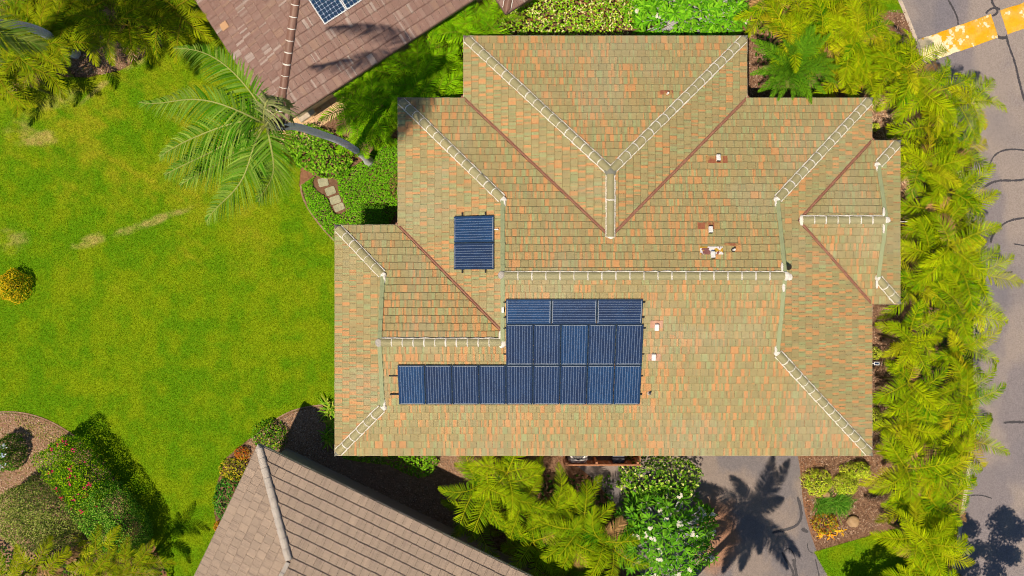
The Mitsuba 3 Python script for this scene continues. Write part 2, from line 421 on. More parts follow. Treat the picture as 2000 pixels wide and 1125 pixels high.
for fk, a, b, o in (('north', (-17, -165.5), (-17, -22), (-1, 0)), ('south', (-17, 100), (-17, -22), (-1, 0)), ('north', (497, -165.5), (497, -22), (1, 0)), ('south', (497, 121.5), (497, -22), (1, 0)),
                    ('wing_north', (-247, -24.5), (-247, 102), (-1, 0)), ('south', (-247, 228.5), (-247, 102), (-1, 0)), ('gable_north', (707, -237.5), (707, -128.5), (1, 0)), ('gable_south', (707, -19.5), (707, -128.5), (1, 0))):
    rake(MH, E3(fk, *a, 0.02), E3(fk, *b, 0.02), o, 'rake_olive', rng, ids)
# the upright triangles under the gablets
for x, y0, ym, y1, o in ((-17, -165.5, -22, 121.5, -1), (497, -165.5, -22, 121.5, 1), (-247, -24.5, 102, 228.5, -1), (707, -237.5, -128.5, -19.5, 1)):
    X = (x - 2 * o) * U; d = (ym - y0) * U * TP
    zb = {-17: 205, 497: 205, -247: 98, 707: 50}[x] * U * TP + ZE
    v = np.array([[X, -y0 * U, zb - 0.1], [X, -y1 * U, zb - 0.1], [X, -y1 * U, zb], [X, -ym * U, zb + d - 0.02], [X, -y0 * U, zb]])
    v2 = v - [0.08 * o, 0, 0]
    put(f'{MH}__gablet', cat([(v, np.array([[0, 1, 2], [0, 2, 3], [0, 3, 4]])), (v2, np.array([[0, 2, 1], [0, 3, 2], [0, 4, 3]]))]), 'fascia_tan')
# mortar lumps where ridges meet, and the three-way cap of the northern box
lump = lambda x, y, z0, r, s, m='mortar_white': put(f'{MH}__mortar_lump', blob((x * U, -y * U, z0), r, s), m, smooth=True)
zr = ZE + 348.5 * U * TP
lump(-19, -24, zr + 0.06, (0.13, 0.14, 0.07), 1, 'mortar_grey'); lump(499, -22, zr + 0.06, (0.15, 0.16, 0.07), 2); lump(506, -20, zr + 0.03, (0.10, 0.12, 0.06), 21)
lump(496, -4, zr - 0.06, (0.06, 0.22, 0.06), 22); lump(493, -36, zr - 0.03, (0.05, 0.2, 0.06), 23)
zw = ZE + 224.5 * U * TP
lump(-249, 102, zw + 0.05, (0.13, 0.15, 0.06), 3, 'mortar_grey'); lump(-19, 104, zw + 0.03, (0.14, 0.17, 0.07), 4); lump(-22, 90, zw + 0.03, (0.06, 0.2, 0.05), 24)
zg = ZE + 159 * U * TP
lump(708, -128.5, zg + 0.06, (0.16, 0.12, 0.07), 5); lump(548, -128.5, zg + 0.05, (0.09, 0.2, 0.07), 6); lump(704, -142, zg + 0.0, (0.05, 0.24, 0.05), 26); lump(704, -114, zg + 0.0, (0.05, 0.2, 0.05), 27)
lump(182, -94, ZE + 276 * U * TP + 0.03, (0.19, 0.11, 0.07), 7)
lump(182, -215, ZE + 276 * U * TP + 0.05, (0.20, 0.18, 0.09), 8, 'cap_grey')
for x, y, r, s in ((-17, -166, 205, 9), (497, -166, 205, 10), (497, 122, 205, 11), (-247, -25, 98, 12), (-247, 229, 98, 13), (707, -238, 50, 14), (707, -19, 50, 15)):
    lump(x, y, ZE + r * U * TP + 0.07, (0.13, 0.13, 0.07), s)
    lump(x - (3 if x > 0 else -3), y + (10 if y < -1 else -10), ZE + (r + 8) * U * TP + 0.06, (0.05, 0.2, 0.05), s + 40)
# white mortar swept round the end of the western ridge, small white splashes on the tiles
for x, y, fk in ((140, -80, 'north'), (431, -106, 'north'), (-20, -30, 'west'), (400, 10, 'east'), (250, 270, 'south'), (-100, 330, 'south'), (-280, 314, 'south'), (60, -160, 'box_west'), (-30, -330, 'box_west'), (650, -90, 'gable_south'), (600, 60, 'east'), (-60, 40, 'west')):
    pass

# roof vents: flashing patch, pipe and cap
def vent(px, py, face, kind):
    fc = MF[face]
    w = P(px, py, ZE + 1.5)
    for _ in range(6): w = P(px, py, fc.z(w[0], w[1]) + 0.06)
    k = name(f'{MH}__roof_vent'); used.setdefault(k, 0)
    n3 = np.array([-TP * fc.n[0], -TP * fc.n[1], 1.0]); n3 /= np.linalg.norm(n3)
    e = np.array([fc.n[1], -fc.n[0], 0.0]); up = np.cross(n3, e)
    if up @ np.array([*fc.n, 0]) < 0: e = -e; up = np.cross(n3, e)
    ax = (e, up, n3)
    base = np.array([w[0], w[1], fc.z(w[0], w[1])])
    if kind[0] == 'box':
        scene_c = base + np.array([0, 0.0, 0])
        fl = kind[1]
        if fl:
            put(f'{k}__flashing', bx(base + np.array([fl[0], fl[1], fc.n[1] * TP * fl[1]]) + n3 * 0.080, (fl[2], fl[3], 0.012), axes=ax), fl[4], fresh=True)
        pipe = tube([base, base + [0, 0, 0.22]], 0.05, 10)
        cap_ = bx(base + n3 * 0.20 + up * 0.0, (0.155, 0.25, 0.13), axes=ax, bev=0.018)
        put(f'{k}__cap', cap_, 'white_metal', smooth=30, fresh=True)
        slot = bx(base + n3 * 0.19 + up * 0.128 * (1 if fc.n[1] < 0 else -1), (0.13, 0.012, 0.10), axes=ax)
        put(f'{k}__slot', slot, 'black_metal', fresh=True)
    else:
        put(f'{k}__pipe', tube([base, base + [0, 0, 0.36]], 0.038, 10), kind[1], fresh=True)
        put(f'{k}__collar', tube([base, base + [0, 0, 0.1]], 0.075, 10), kind[2], fresh=True)
        if len(kind) > 3:
            put(f'{k}__flashing', bx(base + np.array([*kind[3][:2], fc.n[1] * TP * kind[3][1]]) + n3 * 0.080, (kind[3][2], kind[3][3], 0.012), axes=ax), kind[3][4], fresh=True)
    return k
plain('flash_rust', proc(lambda p, n, uv: mix(C3(0.33, 0.12, 0.06), C3(0.42, 0.26, 0.10), smoothstep(0.4, 0.7, noise(p.x * 14, p.y * 4, 1.0))) * (0.8 + 0.4 * fbm(p.x * 30, p.y * 30, 0.0))), 0.6, 0.3)
def peel(p, n, uv):
    a = fbm(p.x * 6.3 + 4, p.y * 5.0 + 1, 0.0); b = fbm(p.x * 7 + 40, p.y * 8, 0.0)
    c = mix(C3(0.78, 0.76, 0.74), C3(0.24, 0.10, 0.09), smoothstep(0.50, 0.54, a))
    return mix(c, C3(0.55, 0.32, 0.03), smoothstep(0.55, 0.58, b))
plain('flash_peel', proc(peel), 0.6, 0.3)
plain('flash_pink', proc(lambda p, n, uv: mix(C3(0.42, 0.22, 0.15), C3(0.55, 0.34, 0.24), fbm(p.x * 8, p.y * 8, 0.0))), 0.6, 0.3)
vent(1402, 313, 'north', ('box', (-0.04, 0.0, 0.80, 0.30, 'flash_rust')))
vent(1387, 453, 'north', ('box', (-0.04, 0.20, 0.82, 0.27, 'flash_rust')))
k = vent(1391.5, 502, 'north', ('box', (-0.02, 0.21, 0.83, 0.31, 'flash_peel')))
tag(k, 'white roof vent with a flashing of peeling white, ochre and purple paint')
vent(1282, 635, 'south', ('box', (0.0, 0.06, 0.46, 0.30, 'flash_pink')))
vent(1276, 693, 'south', ('box', (0.04, -0.06, 0.46, 0.28, 'flash_pink')))
vent(1303, 184, 'box_north', ('pipe', 'mortar_white', 'flash_rust', (-0.02, 0.04, 0.48, 0.17, 'flash_rust')))
vent(1432, 488, 'north', ('pipe', 'mortar_white', 'black_metal', (-0.05, 0.17, 0.5, 0.1, 'flash_rust')))
vent(1268, 768, 'south', ('pipe', 'black_metal', 'mortar_grey'))

# ------------------------------------------------------------------ solar panels
def pv_fn(base, alt):
    def fn(p, n, uv):
        c = mix(base, alt, fbm(p.x * 2.3, p.y * 2.3, 0.0))
        return c * (0.75 + 0.5 * cell_rand(dr.floor(uv.x * 6 * 7), dr.floor(uv.y * 10 * 5), 3))
    return fn
plain('pv_blue', proc(pv_fn(C3(0.006, 0.018, 0.062), C3(0.009, 0.034, 0.105))), 0.22, 0.5, clear=1.0)
plain('pv_blue_light', proc(pv_fn(C3(0.006, 0.030, 0.10), C3(0.008, 0.050, 0.15))), 0.22, 0.5, clear=1.0)
plain('pv_mono', (0.004, 0.030, 0.085), 0.3, 0.3)
plain('pv_frame', (0.045, 0.085, 0.15), 0.35, 0.5, metallic=0.6)
plain('pv_frame_white', (0.72, 0.73, 0.75), 0.4, 0.5)
plain('pv_ribbon', (0.165, 0.235, 0.36), 0.45, 0.5)
plain('pv_back', (0.36, 0.42, 0.48), 0.4, 0.5)

def panel(org, ex, ey, w, l, cellm, label, group, mono=False):
    """org: corner on the panel's top plane; ex, ey unit vectors along width w and length l"""
    k = name('solar_panel'); ez = np.cross(ex, ey); ax = (ex, ey, ez)  # the thing built here is a photovoltaic solar panel
    tag(k, label, 'solar panel', group)
    at = lambda x, y, z: org + ex * x + ey * y + ez * z
    fw, t = (0.022, 0.038) if not mono else (0.026, 0.038)
    fm = 'pv_frame' if not mono else 'pv_frame_white'
    bars = [bx(at(w / 2, fw / 2, -t / 2), (w, fw, t), axes=ax), bx(at(w / 2, l - fw / 2, -t / 2), (w, fw, t), axes=ax),
            bx(at(fw / 2, l / 2, -t / 2), (fw, l - 2 * fw, t), axes=ax), bx(at(w - fw / 2, l / 2, -t / 2), (fw, l - 2 * fw, t), axes=ax)]
    put(f'{k}__frame', cat(bars), fm, fresh=True)
    v, f = bx(at(w / 2, l / 2, -0.018), (w - 2 * fw, l - 2 * fw, 0.02), axes=ax)
    loc = (v - org); uv = np.c_[loc @ ex / w, loc @ ey / l]
    put(f'{k}__laminate', (v, f), cellm if not mono else 'pv_back', uv=uv, fresh=True)
    if mono:
        cw, cl = (w - 2 * fw - 0.03) / 6, (l - 2 * fw - 0.03) / 10
        n = 0
        for i in range(6):
            for j in range(10):
                c = at(fw + 0.015 + (i + 0.5) * cw, fw + 0.015 + (j + 0.5) * cl, -0.0065)
                if not (abs(c[0]) < 30 and c[1] < 14): continue
                a, b, h = cw / 2 - 0.005, cl / 2 - 0.005, 0.024
                pr = np.array([(-a + h, -b), (a - h, -b), (a, -b + h), (a, b - h), (a - h, b), (-a + h, b), (-a, b - h), (-a, -b + h)])
                v = c + pr[:, :1] * ex + pr[:, 1:] * ey
                v = np.vstack([v, v - ez * 0.002])
                jj = np.arange(8)
                f = np.vstack([[[0, q, q + 1] for q in range(1, 7)], np.stack([jj, jj + 8, (jj + 1) % 8], 1), np.stack([(jj + 1) % 8, jj + 8, (jj + 1) % 8 + 8], 1)])
                put(f'{k}__cell' + (f'_{n:03d}' if n else ''), (v, f), cellm, fresh=True); n += 1
    else:
        m = 0.055
        st = [bx(at(m + (w - 2 * m) * (i + 0.5) / 9, l / 2, -0.007), (0.013, l - 0.11, 0.003), axes=ax) for i in range(9)]
        put(f'{k}__busbars', cat(st), 'pv_ribbon', fresh=True); tag(f'{k}__busbars', kind='stuff')
        for i, y in enumerate((0.040, l - 0.040)):
            put(f'{k}__end_ribbon' + ('_001' if i else ''), bx(at(w / 2, y, -0.0065), (w - 2 * m, 0.016, 0.004), axes=ax), 'pv_back', fresh=True)
    return k

def on_face(fc, px, py, lift):
    w = P(px, py, ZE + 1.2)
    for _ in range(8): w = P(px, py, fc.z(w[0], w[1]) + lift)
    return w
c, s = 1 / math.hypot(1, TP), TP / math.hypot(1, TP)
LIFT = 0.19
XP = np.array([1.0, 0, 0]); YS = np.array([0, c, s])            # on the southern slope: across, up the slope
PW, PL, GAP = 0.992, 1.645, 0.022
o = on_face(MF['south'], 779.5, 790, LIFT)
ordn = ['first', 'second', 'third', 'fourth', 'fifth', 'sixth', 'seventh', 'eighth', 'ninth']
for i in range(9):
    panel(o + XP * i * (PW + GAP), XP, YS, PW, PL, 'pv_blue_light' if i in (0, 7, 8) else 'pv_blue',
          f'{ordn[i]} upright blue solar panel from the left in the bottom row of nine', 'upright panels in the bottom row of nine')
for i in range(5):
    panel(o + XP * (i + 4) * (PW + GAP) + YS * (PL + GAP), XP, YS, PW, PL, 'pv_blue_light' if i in (2,) else 'pv_blue',
          f'{ordn[i]} upright blue solar panel from the left in the middle row of five', 'upright panels in the middle row of five')
for i in range(3):
    panel(o + XP * (4 * (PW + GAP) + i * (PL + GAP) + PL) + YS * 2 * (PL + GAP), YS, -XP, PW, PL, 'pv_blue_light' if i == 0 else 'pv_blue',
          f'{ordn[i]} blue solar panel from the left of the three lying sideways above', 'sideways panels in the top row of three')
# racks: rails and feet under the panels
def rack(label, rails, nrm, feet_every=1.2):
    k = name('panel_rack'); tag(k, label, 'panel rack')
    for a, b in rails:
        d = (b - a) / np.linalg.norm(b - a); side = np.cross(nrm, d)
        put(f'{k}__rail', bx((a + b) / 2, (np.linalg.norm(b - a), 0.04, 0.05), axes=(d, side, nrm)), 'black_metal')
        for q in np.arange(0.15, np.linalg.norm(b - a), feet_every):
            put(f'{k}__foot', bx(a + d * q - nrm * 0.06, (0.06, 0.05, 0.09), axes=(d, side, nrm)), 'black_metal')
NS = np.cross(XP, YS)
low = lambda y: o + YS * y - NS * 0.066
rack('black rails under the lowest row of solar panels', [(low(y) - XP * 0.34, low(y) + XP * (9 * (PW + GAP) + 0.06)) for y in (0.40, 1.18)], NS)
rack('black rails under the middle row of solar panels', [(low(y) + XP * (4 * (PW + GAP) - 0.10), low(y) + XP * (9 * (PW + GAP) + 0.07)) for y in (PL + GAP + 0.42, PL + GAP + 1.48)], NS)
rack('black rails under the top row of sideways solar panels', [(low(y) + XP * (4 * (PW + GAP) - 0.10), low(y) + XP * (4 * (PW + GAP) + 3 * PL + 0.14)) for y in (2 * (PL + GAP) + 0.25, 2 * (PL + GAP) + 0.85)], NS)
jb = on_face(MF['south'], 982, 605, 0.17)
tag(put('junction_box', bx(jb, (0.09, 0.22, 0.09), axes=(XP, YS, NS), bev=0.01), 'white_metal', smooth=30), 'small white junction box at the left end of the top row of panels', 'junction box')
# the pair on the western slope
NW = np.array([-s, 0, c]); XW = np.array([c, 0, s]); YW = np.array([0, 1.0, 0])
ow = on_face(MF['west'], 886.5, 526.5, LIFT)
# width runs north, length runs up the slope
for i in range(2):
    panel(ow + YW * (i * (PW + GAP)) + XW * PL, YW, -XW, PW, PL, 'pv_blue_light' if i else 'pv_blue',
          ['lower', 'upper'][i] + ' striped blue solar panel of the lone pair near the roof valley', 'lone pair of panels')
rack('black rails under the lone pair of solar panels', [(ow + XW * x - NW * 0.066 - YW * 0.13, ow + XW * x - NW * 0.066 + YW * (2 * PW + 0.17)) for x in (0.32, 1.28)], NW)
st = on_face(MF['west'], 970, 448, 0.12)
tag(put('conduit_stub', cat([tube([st - XW * 0.1, st + XW * 0.05], 0.022, 8), tube([st + XW * 0.05 - NW * 0.05, st + XW * 0.05 + NW * 0.03], 0.03, 8)]), 'white_metal'), 'short white pipe elbow beside the lone pair of solar panels', 'pipe')

# ------------------------------------------------------------------ the two neighbouring houses
def local_house(key, C, e2, e1, ze):
    """points in photo-pixel units at eave height: a along e2, b along e1"""
    u = (H - ze) / F
    e2, e1 = np.array(e2), np.array(e1)
    C = np.array(C)
    L = lambda *pts: [tuple(C + e2 * a * u + e1 * b * u) for a, b in pts]
    return L, u, e2, e1

# brown house, upper left
ZB = 3.6
c0 = P(543, 247, ZB)[:2]; th = math.radians(33.1)
LB, ub, b2, b1 = local_house('brown_house', c0, (math.cos(th), math.sin(th)), (-math.sin(th), math.cos(th)), ZB)
BH = name('brown_house'); tag(BH, 'house with reddish brown roof tiles beside the coconut palm, cut by the top edge', 'house')
bf = {'south': Face(LB((0, 0), (493, 0), (643, 150), (900, 150), (750, 300), (300, 300)), LB((0, 0))[0], b1, ZB),
      'west': Face(LB((0, 0), (300, 300), (0, 600)), LB((0, 0))[0], b2, ZB),
      'north': Face(LB((0, 600), (300, 300), (750, 300), (1050, 600)), LB((0, 600))[0], -b1, ZB),
      'wing_west': Face(LB((493, -58.6), (643, 91.4), (643, 150), (493, 0)), LB((493, 0))[0], b2, ZB),
      'wing_south': Face(LB((493, -58.6), (793, -58.6), (643, 91.4)), LB((493, -58.6))[0], b1, ZB),
      'wing_east': Face(LB((793, -58.6), (793, 0), (643, 150), (643, 91.4)), LB((793, 0))[0], -b2, ZB)}
bview = sbox(-13, 5, 2.5, 13)
rng = np.random.default_rng(21); allt = []; ids = [10000]
bcut = LineString(LB((493, 0), (643, 150))).buffer(0.07)
for k in ('south', 'west', 'wing_west', 'wing_south'):
    allt += tiles(bf[k], 0.372, 0.305, 0.04, rng, ids, bcut, view=bview)
put_tiles(BH, 'tile_brown', allt)
ring = LB((0, 0), (493, 0), (493, -58.6), (793, -58.6), (793, 0), (1050, 0), (1050, 600), (0, 600))
bf['south_east'] = Face(LB((793, 0), (1050, 0), (750, 300), (643, 150)), LB((0, 0))[0], b1, ZB)
roof_extras(BH, list(bf.values()), ring, 0.6, 'wall_cream', 'fascia_brown', ZB, 'deck_dark')
def B3(f, a, b, dz=0.0):
    q = LB((a, b))[0]; return (*q, bf[f].z(*q) + dz)
plain('cap_brown', proc(roof_fn(((0.20, 0.105, 0.075), (0.24, 0.14, 0.10), (0.25, 0.15, 0.115), (0.16, 0.09, 0.07)), (0.3, 0.3, 0.3, 0.0, 0.0), 1.5)), 0.55, 0.35)
ridge(BH, B3('south', 0, 0), B3('south', 298, 298), 'cap_brown', 'mortar_white', rng, ids, pitch=0.44, beads=(0, 0), nose='cap_brown')
ridge(BH, B3('wing_south', 493, -58.6), B3('wing_south', 641, 89.4), 'cap_brown', 'mortar_white', rng, ids, pitch=0.44, nose='cap_brown')
valley(BH, B3('wing_west', 493, 0), B3('wing_west', 643, 150), 'valley_brown')
odd = B3('west', 34.5, 210.5)
# one pale replacement tile on the western slope
fc = bf['west']; q = np.array(fc.p0); w = P(438, 50.5, ZB + 1.2)
for _ in range(6): w = P(438, 50.5, fc.z(w[0], w[1]) + 0.07)
nn = np.array([-TP * fc.n[0], -TP * fc.n[1], 1]); nn /= np.linalg.norm(nn); ee = np.array([fc.n[1], -fc.n[0], 0])
plain('tile_pale', (0.50, 0.30, 0.16), 0.6, 0.3)
kk = put(f'{BH}__patch_tile', bx(w, (0.28, 0.33, 0.03), axes=(ee, np.cross(nn, ee), nn)), 'tile_pale'); tag(kk, 'single pale orange tile on the brown roof')
# its solar panels
fs = bf['south']; e_up = np.array([*(b1 * c), s]); e_al = np.array([*b2, 0.0])
pc = P(634, 48, ZB + 1.0)
for _ in range(8): pc = P(634, 48, fs.z(pc[0], pc[1]) + 0.16)
for i in range(3):
    panel(pc + e_al * i * 1.02, e_al, e_up, 1.0, 1.66, 'pv_mono', ['left white framed solar panel with square cells on the brown roof', 'right white framed solar panel with square cells on the brown roof', 'third'][i], 'panels on the brown roof', mono=True) if i < 2 else None
rack('rails under the white framed panels on the brown roof', [(pc + e_up * y - np.cross(e_al, e_up) * 0.066 + e_al * 0.05, pc + e_up * y - np.cross(e_al, e_up) * 0.066 + e_al * 2.0) for y in (0.35, 1.3)], np.cross(e_al, e_up))

# taupe house, lower left
ZT = 4.2
c1 = P(505, 868, ZT)[:2]; th = math.radians(-25.9)
LT, ut, t2, t1 = local_house('taupe_house', c1, (math.cos(th), math.sin(th)), (math.sin(th), -math.cos(th)), ZT)
TH = name('taupe_house'); tag(TH, 'house with pale taupe roof tiles cut by the bottom edge of the photo', 'house')
tf = {'north': Face(LT((0, 0), (900, 0), (600, 300), (158, 300), (158, 158)), LT((0, 0))[0], t1, ZT),
      'west': Face(LT((0, 0), (158, 158), (158, 442), (0, 600)), LT((0, 0))[0], t2, ZT),
      'south': Face(LT((0, 600), (158, 442), (158, 300), (600, 300), (900, 600)), LT((0, 600))[0], -t1, ZT),
      'east': Face(LT((900, 0), (900, 600), (600, 300)), LT((900, 0))[0], -t2, ZT)}
rng = np.random.default_rng(31); allt = []; ids = [20000]
for k in ('north', 'west'):
    allt += tiles(tf[k], 0.366, 0.315, 0.062, rng, ids, None, view=sbox(-13.5, -13.2, 2.5, -5))
put_tiles(TH, 'tile_taupe', allt)
ring = LT((0, 0), (0, 600), (900, 600), (900, 0))
if not Polygon(ring).exterior.is_ccw: ring = ring[::-1]
roof_extras(TH, list(tf.values()), ring, 0.55, 'wall_grey', 'fascia_grey', ZT, 'deck_dark')
def T3(f, a, b, dz=0.0):
    q = LT((a, b))[0]; return (*q, tf[f].z(*q) + dz)
plain('cap_taupe', proc(roof_fn(((0.46, 0.42, 0.37), (0.50, 0.45, 0.39), (0.46, 0.42, 0.37), (0.33, 0.29, 0.25)), (0.3, 0.3, 0.5, 0.0, 0.0), 2.5)), 0.55, 0.35)
ridge(TH, T3('north', 0, 0), T3('north', 157, 157), 'cap_taupe', 'mortar_grey', rng, ids, pitch=0.40, joints=0.0, beads=(0, 0), nose='cap_taupe', lift=0.085, width=0.95, step=0.04)
rake(TH, T3('north', 158, 160, 0.03), T3('north', 158, 300, 0.03), -t2, 'cap_taupe', rng, ids)
g0 = np.array(T3('north', 160, 158)); g1 = np.array(T3('north', 160, 300)); g2 = np.array(T3('south', 160, 442))
gv = np.vstack([g0, g1, g2]); put(f'{TH}__gablet', (np.vstack([gv, gv]), np.array([[0, 1, 2], [3, 5, 4]])), 'fascia_grey')

# ------------------------------------------------------------------ ground
def lawn_c(p, jit):
    x, y = p.x, p.y
    a = fbm(x * 0.45, y * 0.45, 1.0, 3); b = fbm(x * 1.9 + 7, y * 1.9, 2.0, 3)
    # old mowing tracks run from lower left to upper right
    tr = fbm((x * 0.86 - y * 0.5) * 0.5 + 30, (x * 0.5 + y * 0.86) * 3.2, 5.0, 2)
    north = smoothstep(-4.0, 7.5, y + 2.5 * (a - 0.5) * 2)
    dry = smoothstep(0.52, 0.80, a * 0.30 + b * 0.25 + tr * 0.30 + 0.20 * north) * (0.25 + 0.75 * north)
    cc = mix(C3(0.118, 0.275, 0.003), C3(0.215, 0.325, 0.004), smoothstep(0.30, 0.70, b * 0.6 + a * 0.4))
    cc = mix(cc, C3(0.36, 0.345, 0.018), dry * (0.10 + 0.8 * fbm(x * 6, y * 6, 9.0, 3)))
    cc = mix(cc, C3(0.36, 0.36, 0.012), smoothstep(0.72, 0.9, jit) * 0.6)
    # worn brown patches
    w = 0.0
    for (px, py, rx, ry, ang, amt) in ((80, 272, 0.75, 0.35, 0.2, 0.9), (290, 435, 2.2, 0.22, 0.35, 0.8), (180, 470, 1.0, 0.3, 0.3, 0.7), (28, 470, 0.9, 0.8, 0.0, 0.5), (250, 105, 1.2, 0.6, 0.3, 1.0), (190, 175, 1.3, 0.18, 0.75, 0.6), (120, 190, 1.2, 0.5, 0.4, 0.6), (40, 255, 1.0, 1.0, 0.0, 0.45)):
        q = P(px, py); ca, sa = math.cos(ang), math.sin(ang)
        lx = ((x - q[0]) * ca + (y - q[1]) * sa) / rx; ly = (-(x - q[0]) * sa + (y - q[1]) * ca) / ry
        w = dr.maximum(w, amt * dr.exp(-(lx * lx + ly * ly)))
    w = smoothstep(0.22, 0.75, w * (0.25 + 1.5 * fbm(x * 2.3, y * 4.1, 8.0, 4)))
    cc = mix(cc, C3(0.52, 0.41, 0.14), w * 0.7 * (0.45 + 0.75 * fbm(x * 9, y * 9, 4.0, 2)))
    return cc * (0.70 + 0.60 * jit)
plain('lawn_soil', proc(lambda p, n, uv: lawn_c(p, 0.15 + 0.5 * fbm(p.x * 14, p.y * 14, 0.0, 3))), 0.9, 0.1)
scene['m_grass_blade'] = {'type': 'principledthin', 'base_color': proc(lambda p, n, uv: lawn_c(p, uv.x)), 'roughness': 0.5, 'spec_trans': 0.0, 'diff_trans': 0.7, 'eta': 1.4}

def mulch(p, n, uv):
    x, y = p.x, p.y
    a, b, r = voronoi(x * 19, y * 19 + fbm(x * 5, y * 5, 0.0) * 3)
    big = fbm(x * 0.9, y * 0.9, 3.0)
    cc = mix(C3(0.115, 0.060, 0.036), C3(0.27, 0.165, 0.105), r)
    cc = mix(cc, C3(0.30, 0.14, 0.07), smoothstep(0.5, 0.75, big) * 0.6)
    return cc * (0.8 + 0.4 * fbm(x * 23, y * 23, 2.0))
plain('mulch', {**proc(mulch)}, 0.95, 0.1)
plain('soil_brown', proc(lambda p, n, uv: mix(C3(0.13, 0.068, 0.04), C3(0.24, 0.135, 0.085), fbm(p.x * 8, p.y * 8, 0.0, 4))), 0.95, 0.1)
def asphalt(p, n, uv):
    x, y = p.x, p.y
    g = fbm(x * 31, y * 31, 0.0, 3); b = fbm(x * 0.7 + 3, y * 0.45, 1.0, 4); st = fbm(x * 0.28 + 20, y * 0.28, 6.0, 3)
    cc = mix(C3(0.225, 0.203, 0.215), C3(0.305, 0.262, 0.240), smoothstep(0.38, 0.62, b))
    cc = mix(cc, C3(0.160, 0.160, 0.195), smoothstep(0.52, 0.70, st) * 0.55)
    return cc * (0.72 + 0.56 * g)
plain('asphalt', proc(asphalt), 0.9, 0.2)
def drive(p, n, uv):
    x, y = p.x, p.y
    g = fbm(x * 31, y * 31, 0.0, 3); b = fbm(x * 0.9 + 5, y * 0.7, 1.0, 4)
    cc = mix(C3(0.190, 0.175, 0.184), C3(0.265, 0.222, 0.200), smoothstep(0.40, 0.62, b))
    q = P(1392, 1040); d2 = ((x - q[0]) / 1.25) ** 2 + ((y - q[1]) / 1.9) ** 2
    rust = smoothstep(0.40, 0.66, dr.exp(-d2) * 0.75 + 0.30 * fbm(x * 1.7, y * 1.7, 4.0))
    cc = mix(cc, C3(0.36, 0.185, 0.105), rust * 0.85)
    return cc * (0.74 + 0.52 * g)
plain('driveway_asphalt', proc(drive), 0.9, 0.2)
plain('tar', (0.055, 0.052, 0.060), 0.6, 0.4)
plain('concrete', proc(lambda p, n, uv: C3(0.55, 0.475, 0.385) * (0.72 + 0.5 * fbm(p.x * 11, p.y * 11, p.z * 11, 4))), 0.85, 0.2)

def struct(key, m, bsdf, **kw):
    k = put(key, m, bsdf, **kw); tag(k, kind='structure'); return k

# the kerb line along the road, in photo pixels on the ground
KERB = [(1690, -160), (1725, -70), (1757, 0), (1778, 50), (1808, 130), (1840, 222), (1868, 320), (1888, 420), (1899, 520), (1903, 620), (1904, 700), (1901, 800), (1895, 890), (1882, 985), (1866, 1090), (1850, 1180), (1830, 1280)]
kl = spline([P(x, y)[:2] for x, y in KERB], 90)
left_land = Polygon([(-200, 200), (kl[0][0] - 60, 200), *[tuple(q) for q in kl], (kl[-1][0] - 30, -200), (-200, -200)]).buffer(0)
struct('terrain', flat(sbox(-600, -600, 600, 600), -0.25), 'soil_brown')
struct('ground', extrude(left_land, -0.22, 0.0), 'mulch')
road_poly = Polygon([(kl[0][0] - 60, 200), *[tuple(q) for q in kl], (kl[-1][0] - 30, -200), (30, -200), (33, 200)]).buffer(0)
struct('road', flat(road_poly, -0.11), 'asphalt')
far = sbox(30, -200, 200, 200)
struct('far_verge', flat(far.difference(road_poly), -0.10), 'lawn_soil')
# kerb stones, one part each
KB = name('kerb'); tag(KB, kind='structure')
tot = np.r_[0, np.cumsum(np.linalg.norm(np.diff(kl, axis=0), axis=1))]
n_st = int(tot[-1] / 1.8)
for i in range(n_st):
    tt = np.linspace(i * tot[-1] / n_st + 0.006, (i + 1) * tot[-1] / n_st - 0.006, 5)
    cpt = np.c_[np.interp(tt, tot, kl[:, 0]), np.interp(tt, tot, kl[:, 1])]
    if cpt[:, 1].min() > 14 or cpt[:, 1].max() < -14: continue
    g = LineString(cpt).buffer(0.075, cap_style=2)
    put(f'{KB}__kerb_stone', extrude(g, -0.2, 0.03), 'concrete')

LAWN = [(-60, 190), (20, 188), (62, 165), (108, 150), (170, 152), (235, 138), (300, 100), (345, 78), (382, 40), (395, 0), (500, -30), (600, 130), (600, 250), (590, 300), (584, 362), (600, 405), (628, 440), (662, 478), (720, 560), (720, 780), (655, 788), (604, 793), (560, 806), (520, 832), (480, 862), (440, 895), (425, 940), (418, 1000), (425, 1040), (430, 1130), (420, 1230), (330, 1230), (326, 1120), (300, 1060), (262, 1000), (232, 940), (205, 900), (165, 866), (132, 842), (92, 820), (42, 806), (0, 806), (-60, 800)]
lawn_poly = Polygon(Q(LAWN)).buffer(0.25).buffer(-0.25)
struct('lawn', extrude(lawn_poly, -0.05, 0.012), 'lawn_soil')
LAWN2 = [(1590, 1078), (1625, 1068), (1680, 1052), (1760, 1030), (1830, 1000), (1868, 1000), (1852, 1090), (1838, 1240), (1640, 1240), (1617, 1125)]
lawn2 = Polygon(Q(LAWN2)).buffer(0.1).buffer(-0.1)
struct('lawn', extrude(lawn2, -0.05, 0.012), 'lawn_soil')
LAWN3 = [(1560, -120), (1700, -120), (1750, -5), (1765, 25), (1725, 22), (1690, 0), (1560, -40)]
lawn3 = Polygon(Q(LAWN3)).buffer(0.1).buffer(-0.1)
struct('lawn', extrude(lawn3, -0.05, 0.012), 'lawn_soil')
drive_poly = smooth_poly([(1000, 860), (1150, 780), (1500, 780), (1548, 860), (1560, 900), (1566, 960), (1574, 1010), (1590, 1062), (1612, 1112), (1660, 1180), (1680, 1260), (1300, 1260), (1250, 1120), (1180, 960)], 100)
struct('driveway', extrude(drive_poly, -0.05, 0.008), 'driveway_asphalt')
